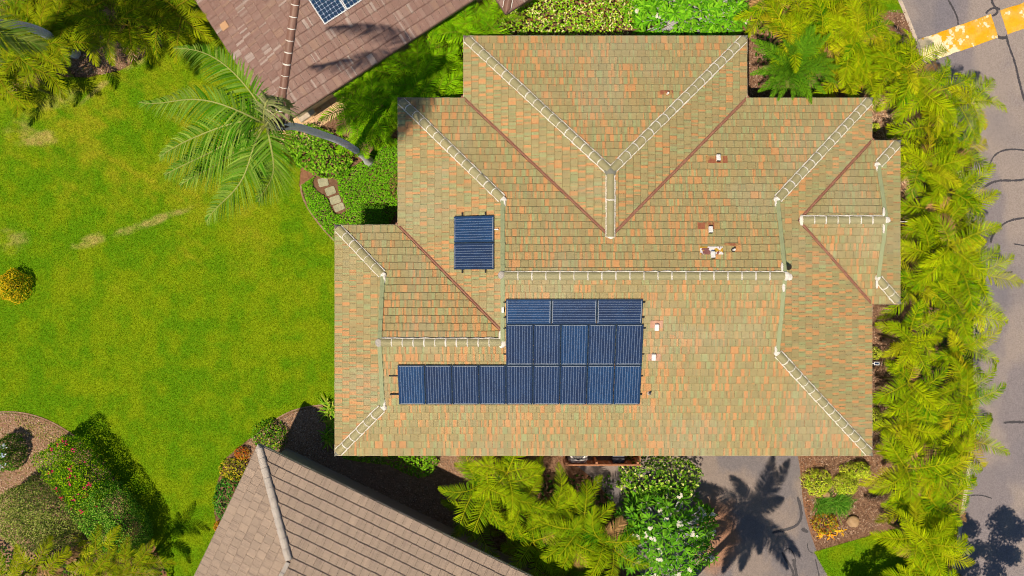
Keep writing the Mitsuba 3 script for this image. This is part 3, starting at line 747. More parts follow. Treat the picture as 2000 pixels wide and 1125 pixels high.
# gravel by the taupe house and the short path beside the front palms
plain('gravel', proc(lambda p, n, uv: (lambda v: mix(C3(0.20, 0.11, 0.065), C3(0.38, 0.25, 0.165), v[2]) * (0.8 + 0.4 * fbm(p.x * 29, p.y * 29, 2.0)))(voronoi(p.x * 27, p.y * 27))), 0.95, 0.1)
struct('gravel_bed', flat(smooth_poly([(655, 792), (605, 797), (560, 812), (520, 838), (480, 870), (600, 960), (760, 1010), (900, 1040), (905, 900), (800, 850)], 80), 0.006), 'gravel')
struct('bed_soil', flat(smooth_poly([(-40, 812), (42, 810), (92, 824), (130, 846), (165, 872), (230, 950), (200, 1130), (-60, 1130)], 80), 0.006), 'gravel')
struct('bare_soil', flat(smooth_poly([(-40, 195), (20, 180), (62, 160), (108, 140), (170, 146), (235, 132), (290, 98), (330, 60), (200, 40), (-60, 60)], 80), 0.006), 'gravel')

# ---- tar lines on the road and on the driveway: each its own part
def crack(key, pts, wid, seed, z):
    r = np.random.default_rng(seed)
    c = spline([P(x, y)[:2] for x, y in pts], 24)
    t = np.gradient(c, axis=0); t /= np.linalg.norm(t, axis=1, keepdims=True); nrm = np.c_[-t[:, 1], t[:, 0]]
    w = wid / 2 * (0.75 + 0.5 * r.random(24)); w[0] *= 0.3; w[-1] *= 0.5
    v = np.vstack([c + nrm * w[:, None], c - nrm * w[:, None] * (0.8 + 0.4 * r.random(24))[:, None]])
    j = np.arange(23)
    put(f'{key}__tar_line', (np.c_[v, np.full(48, z)], np.vstack([np.stack([j + 24, j + 25, j + 1], 1), np.stack([j + 24, j + 1, j], 1)])), 'tar')
for i, (w, pts) in enumerate([(0.07, [(1851, -8), (1865, 18), (1872, 35), (1873, 48)]), (0.10, [(1941, -8), (1944, 10), (1950, 20), (1940, 30)]), (0.09, [(1928, 26), (1936, 17), (1948, 14), (1955, 18)]),
        (0.09, [(1968, 66), (1974, 92), (1984, 120), (1990, 145), (2001, 188), (2012, 220)]), (0.12, [(1948, 68), (1955, 72), (1968, 72)]), (0.07, [(1932, 338), (1936, 320), (1945, 303), (1960, 294), (1980, 291), (2010, 294)]),
        (0.09, [(1920, 368), (1932, 360), (1950, 353), (1975, 352), (2010, 347)]), (0.08, [(1938, 475), (1940, 462), (1952, 446), (1970, 433), (1990, 427), (2012, 424)]), (0.06, [(1982, 476), (1994, 478), (2012, 481)]),
        (0.06, [(1948, 560), (1949, 540), (1955, 533), (1968, 532), (1980, 530)]), (0.10, [(1962, 827), (1975, 825), (1990, 825), (2015, 824)]), (0.05, [(1880, 975), (1910, 968), (1940, 975)])]):
    crack('road', pts, w, i, -0.106)
for i, (w, pts) in enumerate([(0.11, [(1508, 1041), (1535, 1034), (1555, 1026), (1564, 1012), (1562, 985), (1558, 970)]), (0.14, [(1566, 1032), (1572, 1036), (1578, 1039)]), (0.05, [(1532, 1078), (1540, 1071), (1550, 1082), (1553, 1100)]),
        (0.10, [(1528, 1078), (1534, 1092), (1543, 1105), (1550, 1128)]), (0.12, [(1549, 1092), (1553, 1110), (1557, 1130)]), (0.05, [(1592, 1092), (1597, 1112), (1600, 1128)]), (0.04, [(1577, 1060), (1580, 1075), (1588, 1080)])]):
    crack('driveway', pts, w, 100 + i, 0.012)

# ---- the speed hump: two worn yellow slabs with rounded edges
def hump_c(p, n, uv):
    x, y = p.x, p.y
    q = P(1806, 108)
    far_ = dr.sqrt((x - q[0]) ** 2 + (y - q[1]) ** 2)
    a = fbm(x * 2.6, y * 2.6, 1.0, 4); b = fbm(x * 7 + 9, y * 7, 2.0, 3)
    cc = mix(C3(0.80, 0.40, 0.006), C3(0.74, 0.43, 0.06), smoothstep(0.4, 0.7, a))
    worn = smoothstep(0.67, 0.72, a * 0.55 + b * 0.45 + 0.42 * dr.exp(-far_ * far_ * 0.55))
    cc = mix(cc, C3(0.86, 0.74, 0.48), worn)
    return cc * (0.85 + 0.3 * fbm(x * 25, y * 25, 0.0))
plain('hump_yellow', proc(hump_c), 0.6, 0.3)
for quad, lab in (([(1788, 79), (1935.6, 27.6), (1950, 73), (1805, 124.5)], 'left slab of the yellow speed hump with its paint worn white by the kerb'), ([(1953, 20.5), (2100, -30.5), (2115, 15), (1968.5, 66.7)], 'right slab of the yellow speed hump, cut by the edge of the photo')):
    q = np.array(Q(quad, -0.1)); m = []
    ax_ = (q[3] + q[0]) / 2, (q[2] + q[1]) / 2
    ns = 9; vs = []
    for i in range(ns):
        f_ = i / (ns - 1)
        hgt = -0.105 + 0.075 * math.sin(math.pi * f_) ** 0.6
        for j in range(13):
            g_ = j / 12
            a = q[0] + (q[1] - q[0]) * g_; b = q[3] + (q[2] - q[3]) * g_
            r_ = np.random.default_rng(i * 50 + j)
            e_ = min(1.0, min(g_, 1 - g_) * 30)
            vs.append([*(a + (b - a) * f_ + r_.normal(0, 0.008, 2)), -0.105 + (hgt + 0.105) * e_])
    ff = [[i * 13 + j, (i + 1) * 13 + j, (i + 1) * 13 + j + 1, i * 13 + j + 1] for i in range(ns - 1) for j in range(12)]
    k = put('speed_hump', (np.array(vs), qtri(ff)), 'hump_yellow', smooth=True); tag(k, lab, 'speed hump', 'slabs of the yellow speed hump')

# ---- edging, stepping stones, patio, boulders
plain('edging', proc(lambda p, n, uv: mix(C3(0.20, 0.10, 0.06), C3(0.42, 0.30, 0.21), fbm(p.x * 9, p.y * 9, 0.0))), 0.85, 0.2)
def edging(key, pts, label, w=0.07, z=0.06, m='edging'):
    cl = spline([P(x, y)[:2] for x, y in pts], 40)
    k = put(key, extrude(LineString(cl).buffer(w / 2, cap_style=2), -0.02, z), m); tag(k, label, 'edging')
edging('bed_edging', [(588, 362), (592, 385), (603, 408), (618, 430), (636, 452), (662, 478)], 'curved brown edging strip between lawn and ground cover')
edging('bed_edging', [(-10, 806), (42, 806), (92, 820), (132, 842), (165, 866)], 'curved edging strip of the bare bed at the left', 0.05, 0.045)
edging('bed_edging', [(655, 789), (604, 794), (560, 807), (520, 833), (490, 858)], 'curved edging strip beside the gravel bed', 0.05, 0.045)
plain('slab_stone', proc(lambda p, n, uv: mix(C3(0.30, 0.31, 0.20), C3(0.42, 0.40, 0.27), fbm(p.x * 6, p.y * 6, 0.0)) * (0.8 + 0.4 * fbm(p.x * 33, p.y * 33, 1.0))), 0.85, 0.2)
for i, (x, y, w, l, a) in enumerate([(631.5, 356, 18, 15, 14), (645.5, 373, 18, 14, 20), (655, 390.5, 19, 14, 18), (662.5, 405, 19, 12.5, 22)]):
    g = Polygon([(-w, -l), (w, -l), (w, l), (-w, l)]).buffer(-5).buffer(5)
    g = shapely.affinity.translate(shapely.affinity.rotate(shapely.affinity.scale(g, 0.0118, 0.0118, origin=(0, 0)), a, origin=(0, 0)), *P(x, y)[:2])
    v, f = extrude(g, 0.0, 0.05); v2, f2 = extrude(g.buffer(-0.012), 0.05, 0.058)
    k = put('stepping_stone', cat([(v, f), (v2, f2)]), 'slab_stone')
    tag(k, ['top', 'second', 'third', 'lowest'][i] + ' of four square stepping stones in the ground cover', 'stepping stone', 'stepping stones')
PATH_SOIL = smooth_poly([(612, 352), (640, 336), (655, 340), (662, 372), (672, 395), (676, 412), (655, 418), (642, 392), (625, 378)], 50)
struct('path_soil', flat(PATH_SOIL, 0.01), 'soil_brown')
PT = name('patio'); tag(PT, kind='structure')
plain('patio_tile', proc(lambda p, n, uv: C3(0.62, 0.42, 0.25) * (0.8 + 0.4 * fbm(p.x * 5, p.y * 5, 0.0))), 0.7, 0.3)
pp = Polygon(Q([(535, 280), (570, 240), (606, 205), (660, 175), (650, 215), (625, 246), (603, 262), (565, 285)]))
for i in range(-2, 9):
    for j in range(-4, 6):
        c_ = P(580, 240)[:2] + b2 * 0.46 * i + b1 * 0.46 * j
        if pp.buffer(0.3).contains(Point(c_)):
            put(f'{PT}__patio_tile', bx([*c_, 0.02], (0.445, 0.445, 0.04), math.radians(33.1)), 'patio_tile')
tag(put('stone_step', bx(P(598, 222, 0.16) , (0.75, 0.42, 0.28), math.radians(33.1), bev=0.02), 'concrete'), 'pale stone step at the corner of the brown house', 'step')
plain('boulder', proc(lambda p, n, uv: mix(C3(0.40, 0.24, 0.11), C3(0.50, 0.36, 0.22), fbm(p.x * 7, p.y * 7, p.z * 7))), 0.85, 0.2)
tag(put('boulder', blob(P(1666, 1018, 0.1), (0.26, 0.24, 0.22), 3), 'boulder', smooth=True), 'rounded tan boulder in the mulch bed by the driveway', 'boulder')
tag(put('boulder', blob(P(1614, 967, 0.1), (0.17, 0.14, 0.16), 5), 'boulder', smooth=True), 'small pinkish rock beside the yellow shrub', 'boulder')
tag(put('boulder', blob(P(1884, 398, 0.05), (0.34, 0.26, 0.22), 7), 'concrete', smooth=True), 'pale rock between the palms at the road edge', 'boulder')

# ---- equipment enclosure under the front eave
plain('redwood', proc(lambda p, n, uv: mix(C3(0.33, 0.125, 0.055), C3(0.50, 0.235, 0.12), fbm(p.x * 4, p.y * 22, p.z * 4, 3))), 0.6, 0.3)
EN = name('equipment_enclosure'); tag(EN, 'low reddish timber enclosure under the front eave', 'enclosure')
ZN = 1.45
ne, nw = P(1103, 907, ZN), P(1252, 907, ZN)
y0 = ne[1]
for x in (1106, 1165.5, 1246):
    q = P(x, 907, ZN); put(f'{EN}__post', bx([q[0], y0 + 0.05, ZN / 2], (0.10, 0.10, ZN), bev=0.008), 'redwood')
x0, x1 = P(1101.5, 907, ZN)[0], P(1252, 907, ZN)[0]
put(f'{EN}__top_rail', bx([(x0 + x1) / 2, y0 - 0.02, ZN - 0.01], (x1 - x0, 0.05, 0.09), bev=0.006), 'redwood')
nb = 26
for i in range(nb):
    xx = x0 + (i + 0.5) * (x1 - x0) / nb
    put(f'{EN}__board', bx([xx, y0 - 0.058 - 0.012 * (i % 2), ZN / 2 - 0.03], ((x1 - x0) / nb - 0.012, 0.02, ZN - 0.1)), 'redwood')
for xx in (x0 + 0.03, x1 - 0.03):
    put(f'{EN}__side_panel', bx([xx, y0 + 0.75, ZN / 2], (0.03, 1.3, ZN - 0.05)), 'redwood')
for i in range(3):
    put(f'{EN}__floor_board', bx([(x0 + x1) / 2, y0 + 0.25 + 0.3 * i, 0.05], (x1 - x0 - 0.1, 0.24, 0.04)), 'redwood')
AC = name('air_conditioner'); tag(AC, 'pale grey air conditioner with a round fan inside the timber enclosure', 'air conditioner')
q = P(1129, 899, 0.95)
put(f'{AC}__case', bx([q[0], q[1] + 0.26, 0.47], (0.80, 0.80, 0.85), bev=0.12), 'white_metal', smooth=30)
put(f'{AC}__fan_well', tube([[q[0], q[1] + 0.27, 0.88], [q[0], q[1] + 0.27, 0.908]], 0.27, 24), 'black_metal')
for i in range(9):
    a = i * math.pi / 9
    put(f'{AC}__grille_bar', bx([q[0], q[1] + 0.27, 0.916], (0.54, 0.008, 0.008), a), 'fascia_grey')
PB = name('pump_box'); tag(PB, 'dark blue grey equipment box inside the timber enclosure', 'box')
q = P(1208, 899, 0.75)
plain('box_blue', (0.045, 0.055, 0.085), 0.4, 0.5)
put(f'{PB}__case', bx([q[0], q[1] + 0.12, 0.38], (0.52, 0.5, 0.72), bev=0.05), 'box_blue', smooth=30)
put(f'{PB}__lid', bx([q[0], q[1] + 0.12, 0.765], (0.50, 0.46, 0.05), bev=0.015), 'box_blue', smooth=30)
# ---- small solar lamp on an arm at the eastern eave
SL = name('solar_lamp'); tag(SL, 'small solar lamp on an arm beside the right eave', 'lamp')
q = P(1712.5, 710, 3.3)
put(f'{SL}__arm', tube([[q[0] - 0.40, q[1], 3.28], [q[0] - 0.05, q[1], 3.27]], 0.018, 8), 'white_metal')
put(f'{SL}__lamp_frame', bx([q[0], q[1], 3.28], (0.21, 0.13, 0.03), bev=0.006), 'white_metal')
put(f'{SL}__solar_cell', bx([q[0], q[1], 3.295], (0.16, 0.085, 0.012)), 'pv_mono')
tag(put('wall_pipe', tube([P(1752, 433, 3.2), P(1772, 433, 3.2)], 0.016, 8), 'white_metal'), 'thin white pipe sticking out under the small right gable', 'pipe')

# ------------------------------------------------------------------ plants: leaves carry their own colours
scene['m_leaf'] = {'type': 'principledthin', 'base_color': {'type': 'mesh_attribute', 'name': 'vertex_color'}, 'roughness': 0.30, 'spec_trans': 0.0, 'diff_trans': 0.35, 'eta': 1.5}
scene['m_petal'] = {'type': 'principledthin', 'base_color': {'type': 'mesh_attribute', 'name': 'vertex_color'}, 'roughness': 0.6, 'spec_trans': 0.0, 'diff_trans': 0.5, 'eta': 1.3}
plain('bark_grey', proc(lambda p, n, uv: mix(C3(0.36, 0.37, 0.40), C3(0.60, 0.60, 0.61), fbm(p.x * 6, p.y * 6, p.z * 9, 4))), 0.85, 0.2)
plain('bark_dark', proc(lambda p, n, uv: mix(C3(0.06, 0.045, 0.03), C3(0.16, 0.115, 0.075), fbm(p.x * 8, p.y * 8, p.z * 8, 4))), 0.9, 0.2)
plain('stem_green', (0.16, 0.17, 0.04), 0.6, 0.3)
PBR = 1.05
BR = 1.4                                   # foliage colour scale

def nrmz(a): return a / (np.linalg.norm(a, axis=-1, keepdims=True) + 1e-12)

def frond_mesh(rg, L=2.0, n=34, ll=0.42, lw=0.034, a0=60, a1=-35, vlift=0.35, col=(0.2, 0.3, 0.02), tip=(0.35, 0.33, 0.03), bare=0.14, fw0=68, fw1=26, droop=0.35, bend=0.15, wind=None, seg=3, rach=None, shape=0.65, grain=0.22):
    """one feather palm leaf growing from the origin along +x: a curved midrib with two rows of drooping leaflets"""
    m = 16
    t = np.linspace(0, 1, m)
    ang = np.radians(a0 + (a1 - a0) * t ** 1.15)
    st = np.c_[np.cos(ang), bend * t * np.cos(ang), np.sin(ang)]; st /= np.linalg.norm(st, axis=1, keepdims=True)
    p = np.vstack([[0, 0, 0], np.cumsum(st[:-1] * L / (m - 1), 0)])
    return frond_on(rg, p, n, ll, lw, vlift, col, tip, bare, fw0, fw1, droop, wind, seg, rach, shape, grain)

def frond_on(rg, p, n, ll, lw, vlift, col, tip, bare, fw0, fw1, droop, wind, seg, rach, shape=0.65, grain=0.22):
    m = len(p); t = np.linspace(0, 1, m)
    tg = nrmz(np.gradient(p, axis=0))
    side = nrmz(np.cross(tg, [0, 0, 1.0]) + 1e-9); nup = np.cross(side, tg)
    tt = np.repeat(np.linspace(bare, 0.985, n), 2) + rg.normal(0, 0.004, 2 * n)
    sg = np.tile([-1.0, 1.0], n); tt = np.clip(tt, 0, 1)
    f = lambda a: np.stack([np.interp(tt, t, a[:, k]) for k in range(3)], 1)
    B, Tg, Sd, Nu = f(p), nrmz(f(tg)), nrmz(f(side)), nrmz(f(nup))
    q = (tt - bare) / (1 - bare)
    fw = np.radians(fw0 + (fw1 - fw0) * q + rg.normal(0, 2.2, len(q)))[:, None]
    lift = (vlift * (1 - 0.5 * q) + rg.normal(0, 0.06, len(q)))[:, None]
    D = nrmz(np.cos(fw) * Tg + np.sin(fw) * (Sd * sg[:, None]) + lift * Nu)
    ln = ll * (0.45 + 0.55 * np.sin(np.pi * np.clip(q * 0.9 + 0.12, 0, 1)) ** shape) * (1 - 0.55 * q ** 3) * rg.uniform(0.94, 1.05, len(q))
    W = nrmz(Tg - (Tg * D).sum(1, keepdims=True) * D)
    W = nrmz(W + rg.normal(0, 0.2, (len(q), 1)) * np.cross(W, D))
    S = np.linspace(0, 1, seg + 1)
    wid = lw * np.array([0.55, 1.0, 0.8, 0.5, 0.3][:seg] + [0.0])
    g = droop * rg.uniform(0.6, 1.4, len(q))
    V, C = [], []
    base, tipc = np.array(col), np.array(tip)
    jit = rg.uniform(1 - grain, 1 + grain, (len(q), 1)); mixq = np.clip(rg.normal(0.25, 0.25, (len(q), 1)) + 0.25 * q[:, None], 0, 1)
    for i, s_ in enumerate(S):
        c_ = B + D * (ln * s_)[:, None]
        c_ = c_ + np.array([0, 0, -1.0]) * (g * ln * s_ ** 2)[:, None]
        if wind is not None: c_ = c_ + np.array(wind) * (ln * s_ ** 2)[:, None]
        cc = (base * (1 - mixq) + tipc * mixq) * jit * (0.9 + 0.25 * s_)
        if i < seg:
            V += [c_ - W * wid[i] / 2, c_ + W * wid[i] / 2]; C += [cc, cc]
        else: V.append(c_); C.append(cc)
    k = 2 * seg + 1; N = len(q)
    V = np.stack(V, 1).reshape(-1, 3); C = np.stack(C, 1).reshape(-1, 3)
    tri = []
    for i in range(seg - 1):
        a = 2 * i; tri += [[a, a + 1, a + 3], [a, a + 3, a + 2]]
    a = 2 * (seg - 1); tri.append([a, a + 1, a + 2])
    Fc = (np.arange(N)[:, None, None] * k + np.array(tri)[None]).reshape(-1, 3)
    rv, rf = tube(p, np.linspace(lw * 0.55, lw * 0.15, m), 5, False)
    rc = np.tile(np.array(rach if rach is not None else np.array(tip) * 0.9), (len(rv), 1))
    return cat([(V, Fc, np.clip(C, 0, 1)), (rv, rf, rc)])

def variants(seed, nv, **kw):
    out = []
    for i in range(nv):
        rg = np.random.default_rng(seed + i)
        k2 = dict(kw); age = i / max(1, nv - 1)          # 0 = young and upright, 1 = old and hanging
        k2['a0'] = kw['a0'][0] + (kw['a0'][1] - kw['a0'][0]) * age + rg.normal(0, 4)
        k2['a1'] = kw['a1'][0] + (kw['a1'][1] - kw['a1'][0]) * age + rg.normal(0, 6)
        k2['L'] = kw['L'] * rg.uniform(0.85, 1.1) * (0.9 + 0.15 * math.sin(math.pi * age))
        c0_, c1_ = kw['cols']; del k2['cols']
        w = rg.uniform(0, 1) ** 1.35
        k2['col'] = np.array(c0_) * (1 - w) + np.array(c1_) * w
        k2['bend'] = rg.normal(0, 0.22)
        v, f, c_ = frond_mesh(rg, **k2)
        out.append(mikit.ply((v, f), 'm_leaf', False, color=np.clip(c_ * PBR, 0, 1)))
    return out

def palm(kind, pos, vs, n, label, category, group, seed, scale=1.0, stems=3, spread=0.28, ground=0.0, az=None, dry=True):
    """a clump of stems, each with a crown of fronds; every frond is a part"""
    k = name(kind); tag(k, label, category, group)
    rg = np.random.default_rng(seed)
    pos = np.array(pos); nf = 0
    a_off = rg.uniform(0, 6.28)
    for s_ in range(stems):
        off = np.array([math.cos(a_off + s_ * 2.1), math.sin(a_off + s_ * 2.1), 0]) * spread * (0 if stems == 1 else rg.uniform(0.6, 1.3))
        top = pos + off + [0, 0, rg.normal(0, 0.18) if stems > 1 else 0]
        bot = np.array([pos[0] + off[0] * 0.4, pos[1] + off[1] * 0.4, ground - 0.05])
        st_ = np.linspace(0, 1, 7)[:, None]
        line = bot + (top - bot) * st_ + off * 0.25 * (st_ * (1 - st_))
        kk = f'{k}__stem' + (f'_{s_:03d}' if s_ else '')
        scene[kk] = mikit.ply(tube(line, np.linspace(0.055, 0.045, 7) * scale, 7), 'm_stem_green', 60)
        m = max(3, int(round(n / stems)))
        for i in range(m):
            age = (i + 0.5) / m
            j = int(np.clip(age * len(vs) + rg.normal(0, 0.8), 0, len(vs) - 1))
            a = a_off + s_ * 2.1 + i * 2.399 + rg.normal(0, 0.25)
            if az is not None: a = az[0] + (az[1] - az[0]) * ((i * 0.618 + s_ * 0.33) % 1) + rg.normal(0, 0.1)
            sc = scale * rg.uniform(0.85, 1.12)
            to = T().translate(list(map(float, top))).rotate([0, 0, 1], math.degrees(a)).rotate([1, 0, 0], float(rg.normal(0, 14))).scale(float(sc))
            kk = f'{k}__frond' + (f'_{nf:03d}' if nf else ''); nf += 1
            scene[kk] = {**vs[j], 'to_world': to}
        if dry and rg.random() < 0.45:          # a dead frond hanging among the green ones
            to = T().translate(list(map(float, top + [0, 0, -0.12]))).rotate([0, 0, 1], float(rg.uniform(0, 360))).scale(float(scale * 0.95))
            kk = f'{k}__dead_frond' + (f'_{s_:03d}' if s_ else ''); scene[kk] = {**V_dry[rg.integers(len(V_dry))], 'to_world': to}
    return k

YEL, GRN, GOLD, DEEP = (0.36, 0.40, 0.008), (0.15, 0.30, 0.012), (0.52, 0.38, 0.02), (0.07, 0.17, 0.012)
areca = dict(L=1.85, n=24, ll=0.52, lw=0.039, a0=(68, 24), a1=(-25, -66), vlift=0.46, tip=(0.42, 0.50, 0.006), droop=0.42, rach=(0.46, 0.46, 0.015), grain=0.30)
V_road = variants(100, 12, **{**areca, 'cols': ((0.045, 0.20, 0.003), (0.40, 0.50, 0.004))}) + variants(130, 3, **{**areca, 'cols': (YEL, (0.46, 0.33, 0.015))})
V_mid = variants(200, 12, **{**areca, 'cols': ((0.10, 0.34, 0.005), (0.28, 0.56, 0.006)), 'tip': (0.32, 0.56, 0.008), 'rach': (0.26, 0.34, 0.03)})
V_left = variants(300, 12, **{**areca, 'L': 1.9, 'cols': ((0.035, 0.16, 0.004), (0.28, 0.36, 0.006)), 'tip': (0.34, 0.36, 0.008), 'rach': (0.32, 0.26, 0.02)})
V_front = variants(400, 13, **{**areca, 'L': 1.85, 'cols': ((0.03, 0.17, 0.004), (0.30, 0.43, 0.005)), 'tip': (0.34, 0.42, 0.007)})
V_date = variants(500, 10, L=1.7, n=34, ll=0.32, lw=0.024, a0=(75, 8), a1=(25, -40), vlift=0.15, cols=((0.05, 0.19, 0.008), (0.11, 0.28, 0.008)), tip=(0.14, 0.30, 0.012), droop=0.15, bare=0.05, fw0=62, fw1=28)
V_dry = variants(560, 4, **{**areca, 'L': 1.5, 'cols': ((0.34, 0.20, 0.08), (0.42, 0.25, 0.11)), 'tip': (0.5, 0.30, 0.13), 'rach': (0.36, 0.2, 0.09), 'a0': (35, 10), 'a1': (-60, -75)})

# ---- palms along the road, at the front, between the houses and in the left corner
prg = np.random.default_rng(77)
ROAD = []
for y in range(180, 1150, 80):      # two to three columns, from the notch down to the lower edge
    xl = np.interp(y, [185, 300, 420, 560, 640, 760, 900, 1010, 1140], [1800, 1815, 1825, 1830, 1785, 1785, 1785, 1790, 1800])
    xr = np.interp(y, [185, 300, 420, 560, 640, 760, 900, 1010, 1140], [1858, 1864, 1870, 1893, 1876, 1868, 1852, 1836, 1815])
    nc = 3 if xr - xl > 95 else 2
    for i in range(nc):
        ROAD.append((xl + (xr - xl) * (i / (nc - 1)) + prg.normal(0, 9), y + 30 * (i % 2) + prg.normal(0, 9)))
TOPP = [(1505, 18), (1565, 10), (1625, 25), (1530, 70), (1600, 78), (1660, 85), (1718, 118), (1625, 135), (1682, 150), (1738, 122), (1772, 150), (1655, 30), (1678, 62)]
i = 0
for x, y in ROAD:
    z = 2.6 + prg.uniform(-1.0, 0.8)
    lab = 'yellow green areca palm in the dense hedge between the right eave and the road'
    palm('areca_palm', P(x, y, z), V_road, 12, lab, 'palm', 'areca palms along the road', 1000 + i, prg.uniform(0.88, 1.12), stems=2); i += 1
for x, y in TOPP:
    z = 2.6 + prg.uniform(-0.9, 0.7)
    palm('areca_palm', P(x, y, z), V_road, 10, 'yellow green areca palm in the thicket behind the roof notch at the upper right', 'palm', 'areca palms at the upper right', 1000 + i, prg.uniform(0.85, 1.05), stems=2); i += 1
palm('date_palm', P(1546, 130, 3.3), V_date, 30, 'deep green fine leaved date palm leaning over the notch of the tiled roof', 'palm', None, 1500, 1.15, stems=1, dry=False)
MIDP = [(690, 222), (708, 252), (735, 205), (705, 188), (752, 228), (790, 165), (765, 195), (838, 120), (865, 150), (815, 155), (880, 95), (905, 55), (850, 185), (720, 150 + 20), (940, 45), (800, 205)]
for x, y in MIDP:
    z = 2.2 + prg.uniform(-0.7, 0.6)
    palm('areca_palm', P(x, y, z), V_mid, 11, 'fresh green areca palm in the strip between the brown house and the tiled house', 'palm', 'areca palms between the houses', 1000 + i, prg.uniform(0.75, 0.95), stems=2); i += 1
LEFTP = [(20, 30), (80, 8), (140, 20), (205, 10), (265, 18), (322, 8), (235, 42), (290, 40), (180, 40), (25, 85), (70, 68), (15, 125), (65, 110), (105, 62), (340, 28), (30, 150), (-10, 165)]
for x, y in LEFTP:
    z = 3.0 + prg.uniform(-1.0, 0.8)
    palm('areca_palm', P(x, y, z), V_left, 11, 'green and gold areca palm in the clump at the upper left corner', 'palm', 'areca palms at the upper left', 1000 + i, prg.uniform(0.9, 1.1), stems=2); i += 1
FRONT = [(950, 945), (938, 1000), (1010, 975), (1075, 1005), (1140, 1010), (1040, 1065), (1110, 1060), (1180, 1065), (1085, 1118), (1150, 1125), (980, 925)]
for x, y in FRONT:
    z = 2.5 + prg.uniform(-1.0, 0.8)
    palm('areca_palm', P(x, y, z), V_front, 10, 'green gold areca palm in front of the equipment enclosure at the lower edge', 'palm', 'areca palms at the front', 1000 + i, prg.uniform(0.85, 1.1), stems=2); i += 1
LOWL = [(85, 1115), (215, 1092), (262, 1112), (180, 1128), (20, 1140)]
for x, y in LOWL:
    z = 2.6 + prg.uniform(-0.4, 0.3)
    palm('areca_palm', P(x, y, z), V_left, 10, 'golden green palm below the clipped shrubs at the lower left edge', 'palm', 'palms at the lower left', 1000 + i, prg.uniform(0.75, 0.95)); i += 1

# ---- the tall leaning coconut palm
CP = name('coconut_palm'); tag(CP, 'tall coconut palm with curved grey trunk and long fronds over the lawn', 'palm')
CZ = 16.5
def ringed(pts, r, sides=14, pitch=0.11):
    n_ = int(np.linalg.norm(np.diff(pts, axis=0), axis=1).sum() / pitch) * 2
    q = spline(pts, n_); rr = np.interp(np.linspace(0, 1, n_), np.linspace(0, 1, len(r)), r) * (1 + 0.035 * np.where(np.arange(n_) % 2, 1, -1))
    return tube(q, rr, sides)
tr = np.array([P(722, 316, -0.1), P(700, 297, 2.6), P(662, 275, 6.0), P(617, 259, 9.6), P(575, 247, 12.8), P(545, 247, 15.0), P(524, 243, CZ)])
trs = spline(tr, 26)
v, f = ringed(trs, np.interp(np.linspace(0, 1, 26), [0, 0.05, 0.2, 1], [0.24, 0.155, 0.13, 0.105]))
put(f'{CP}__trunk', (v, f), 'bark_grey', smooth=30, fresh=True)
# fibre and old leaf bases below the crown
rgc = np.random.default_rng(8); fb = []
for _ in range(70):
    q = trs[-1] * (1 - (u_ := rgc.uniform(0, 1))) + trs[-5] * u_; a = rgc.uniform(0, 6.28); o_ = np.array([math.cos(a), math.sin(a), 0])
    fb.append(tube([q + o_ * 0.08, q + o_ * 0.17 + [0, 0, 0.12], q + o_ * 0.24 + [0, 0, rgc.uniform(-0.1, 0.28)]], [0.03, 0.022, 0.008], 5))
put(f'{CP}__crown_fibre', cat(fb), 'bark_dark', fresh=True); tag(f'{CP}__crown_fibre', kind='stuff')
FR = [  # pixel paths with heights, from the crown to the tip
    [(522, 243, 16.6), (500, 195, 17.5), (462, 148, 17.6), (405, 106, 16.8), (340, 94, 15.4)],
    [(522, 243, 16.6), (478, 222, 17.7), (420, 200, 18.0), (350, 196, 17.2), (272, 200, 15.8)],
    [(522, 243, 16.6), (468, 238, 17.3), (410, 256, 17.0), (355, 280, 16.0), (312, 306, 14.6)],
    [(522, 243, 16.6), (476, 262, 16.9), (425, 290, 16.4), (368, 318, 15.4), (322, 342, 14.2)],
    [(522, 243, 16.6), (488, 270, 16.9), (448, 305, 16.4), (400, 334, 15.2), (352, 362, 13.8)],
    [(522, 243, 16.6), (494, 292, 17.0), (478, 340, 16.6), (440, 390, 15.4), (404, 432, 14.0)],
    [(522, 243, 16.6), (528, 280, 17.2), (534, 318, 16.8), (526, 358, 15.6), (504, 394, 14.2)],
    [(522, 243, 16.6), (540, 262, 16.6), (556, 285, 15.6), (566, 306, 14.2), (566, 318, 12.6)],
    [(522, 243, 16.6), (515, 222, 17.6), (520, 200, 18.0), (540, 190, 17.2), (566, 206, 15.8)],
    [(522, 243, 16.6), (532, 228, 17.6), (548, 212, 17.8), (566, 214, 16.8), (572, 236, 15.4)]]
for j, path in enumerate(FR):
    rg = np.random.default_rng(700 + j)
    p_ = spline([P(*q) for q in path], 18)
    old = j in (7,); grey = j in (8, 9)
    col = (0.28, 0.32, 0.02) if old else ((0.16, 0.21, 0.06) if grey else (0.055, 0.20, 0.006))
    tipc = (0.46, 0.42, 0.05) if old else ((0.36, 0.38, 0.17) if grey else (0.34, 0.48, 0.08))  # the pale green of the young fronds paints glossy highlights into the leaflets
    v, f, cc = frond_on(rg, p_, 60 if j < 7 else 50, 0.80 if not (old or grey) else 0.55, 0.052, 0.16, col, tipc, 0.10, 64, 22, 0.40, (-0.10, -0.20, -0.05), 4, (0.42, 0.46, 0.14), 0.45, 0.28)
    put(f'{CP}__frond', (v, f), 'leaf', color=np.clip(cc * PBR, 0, 1))
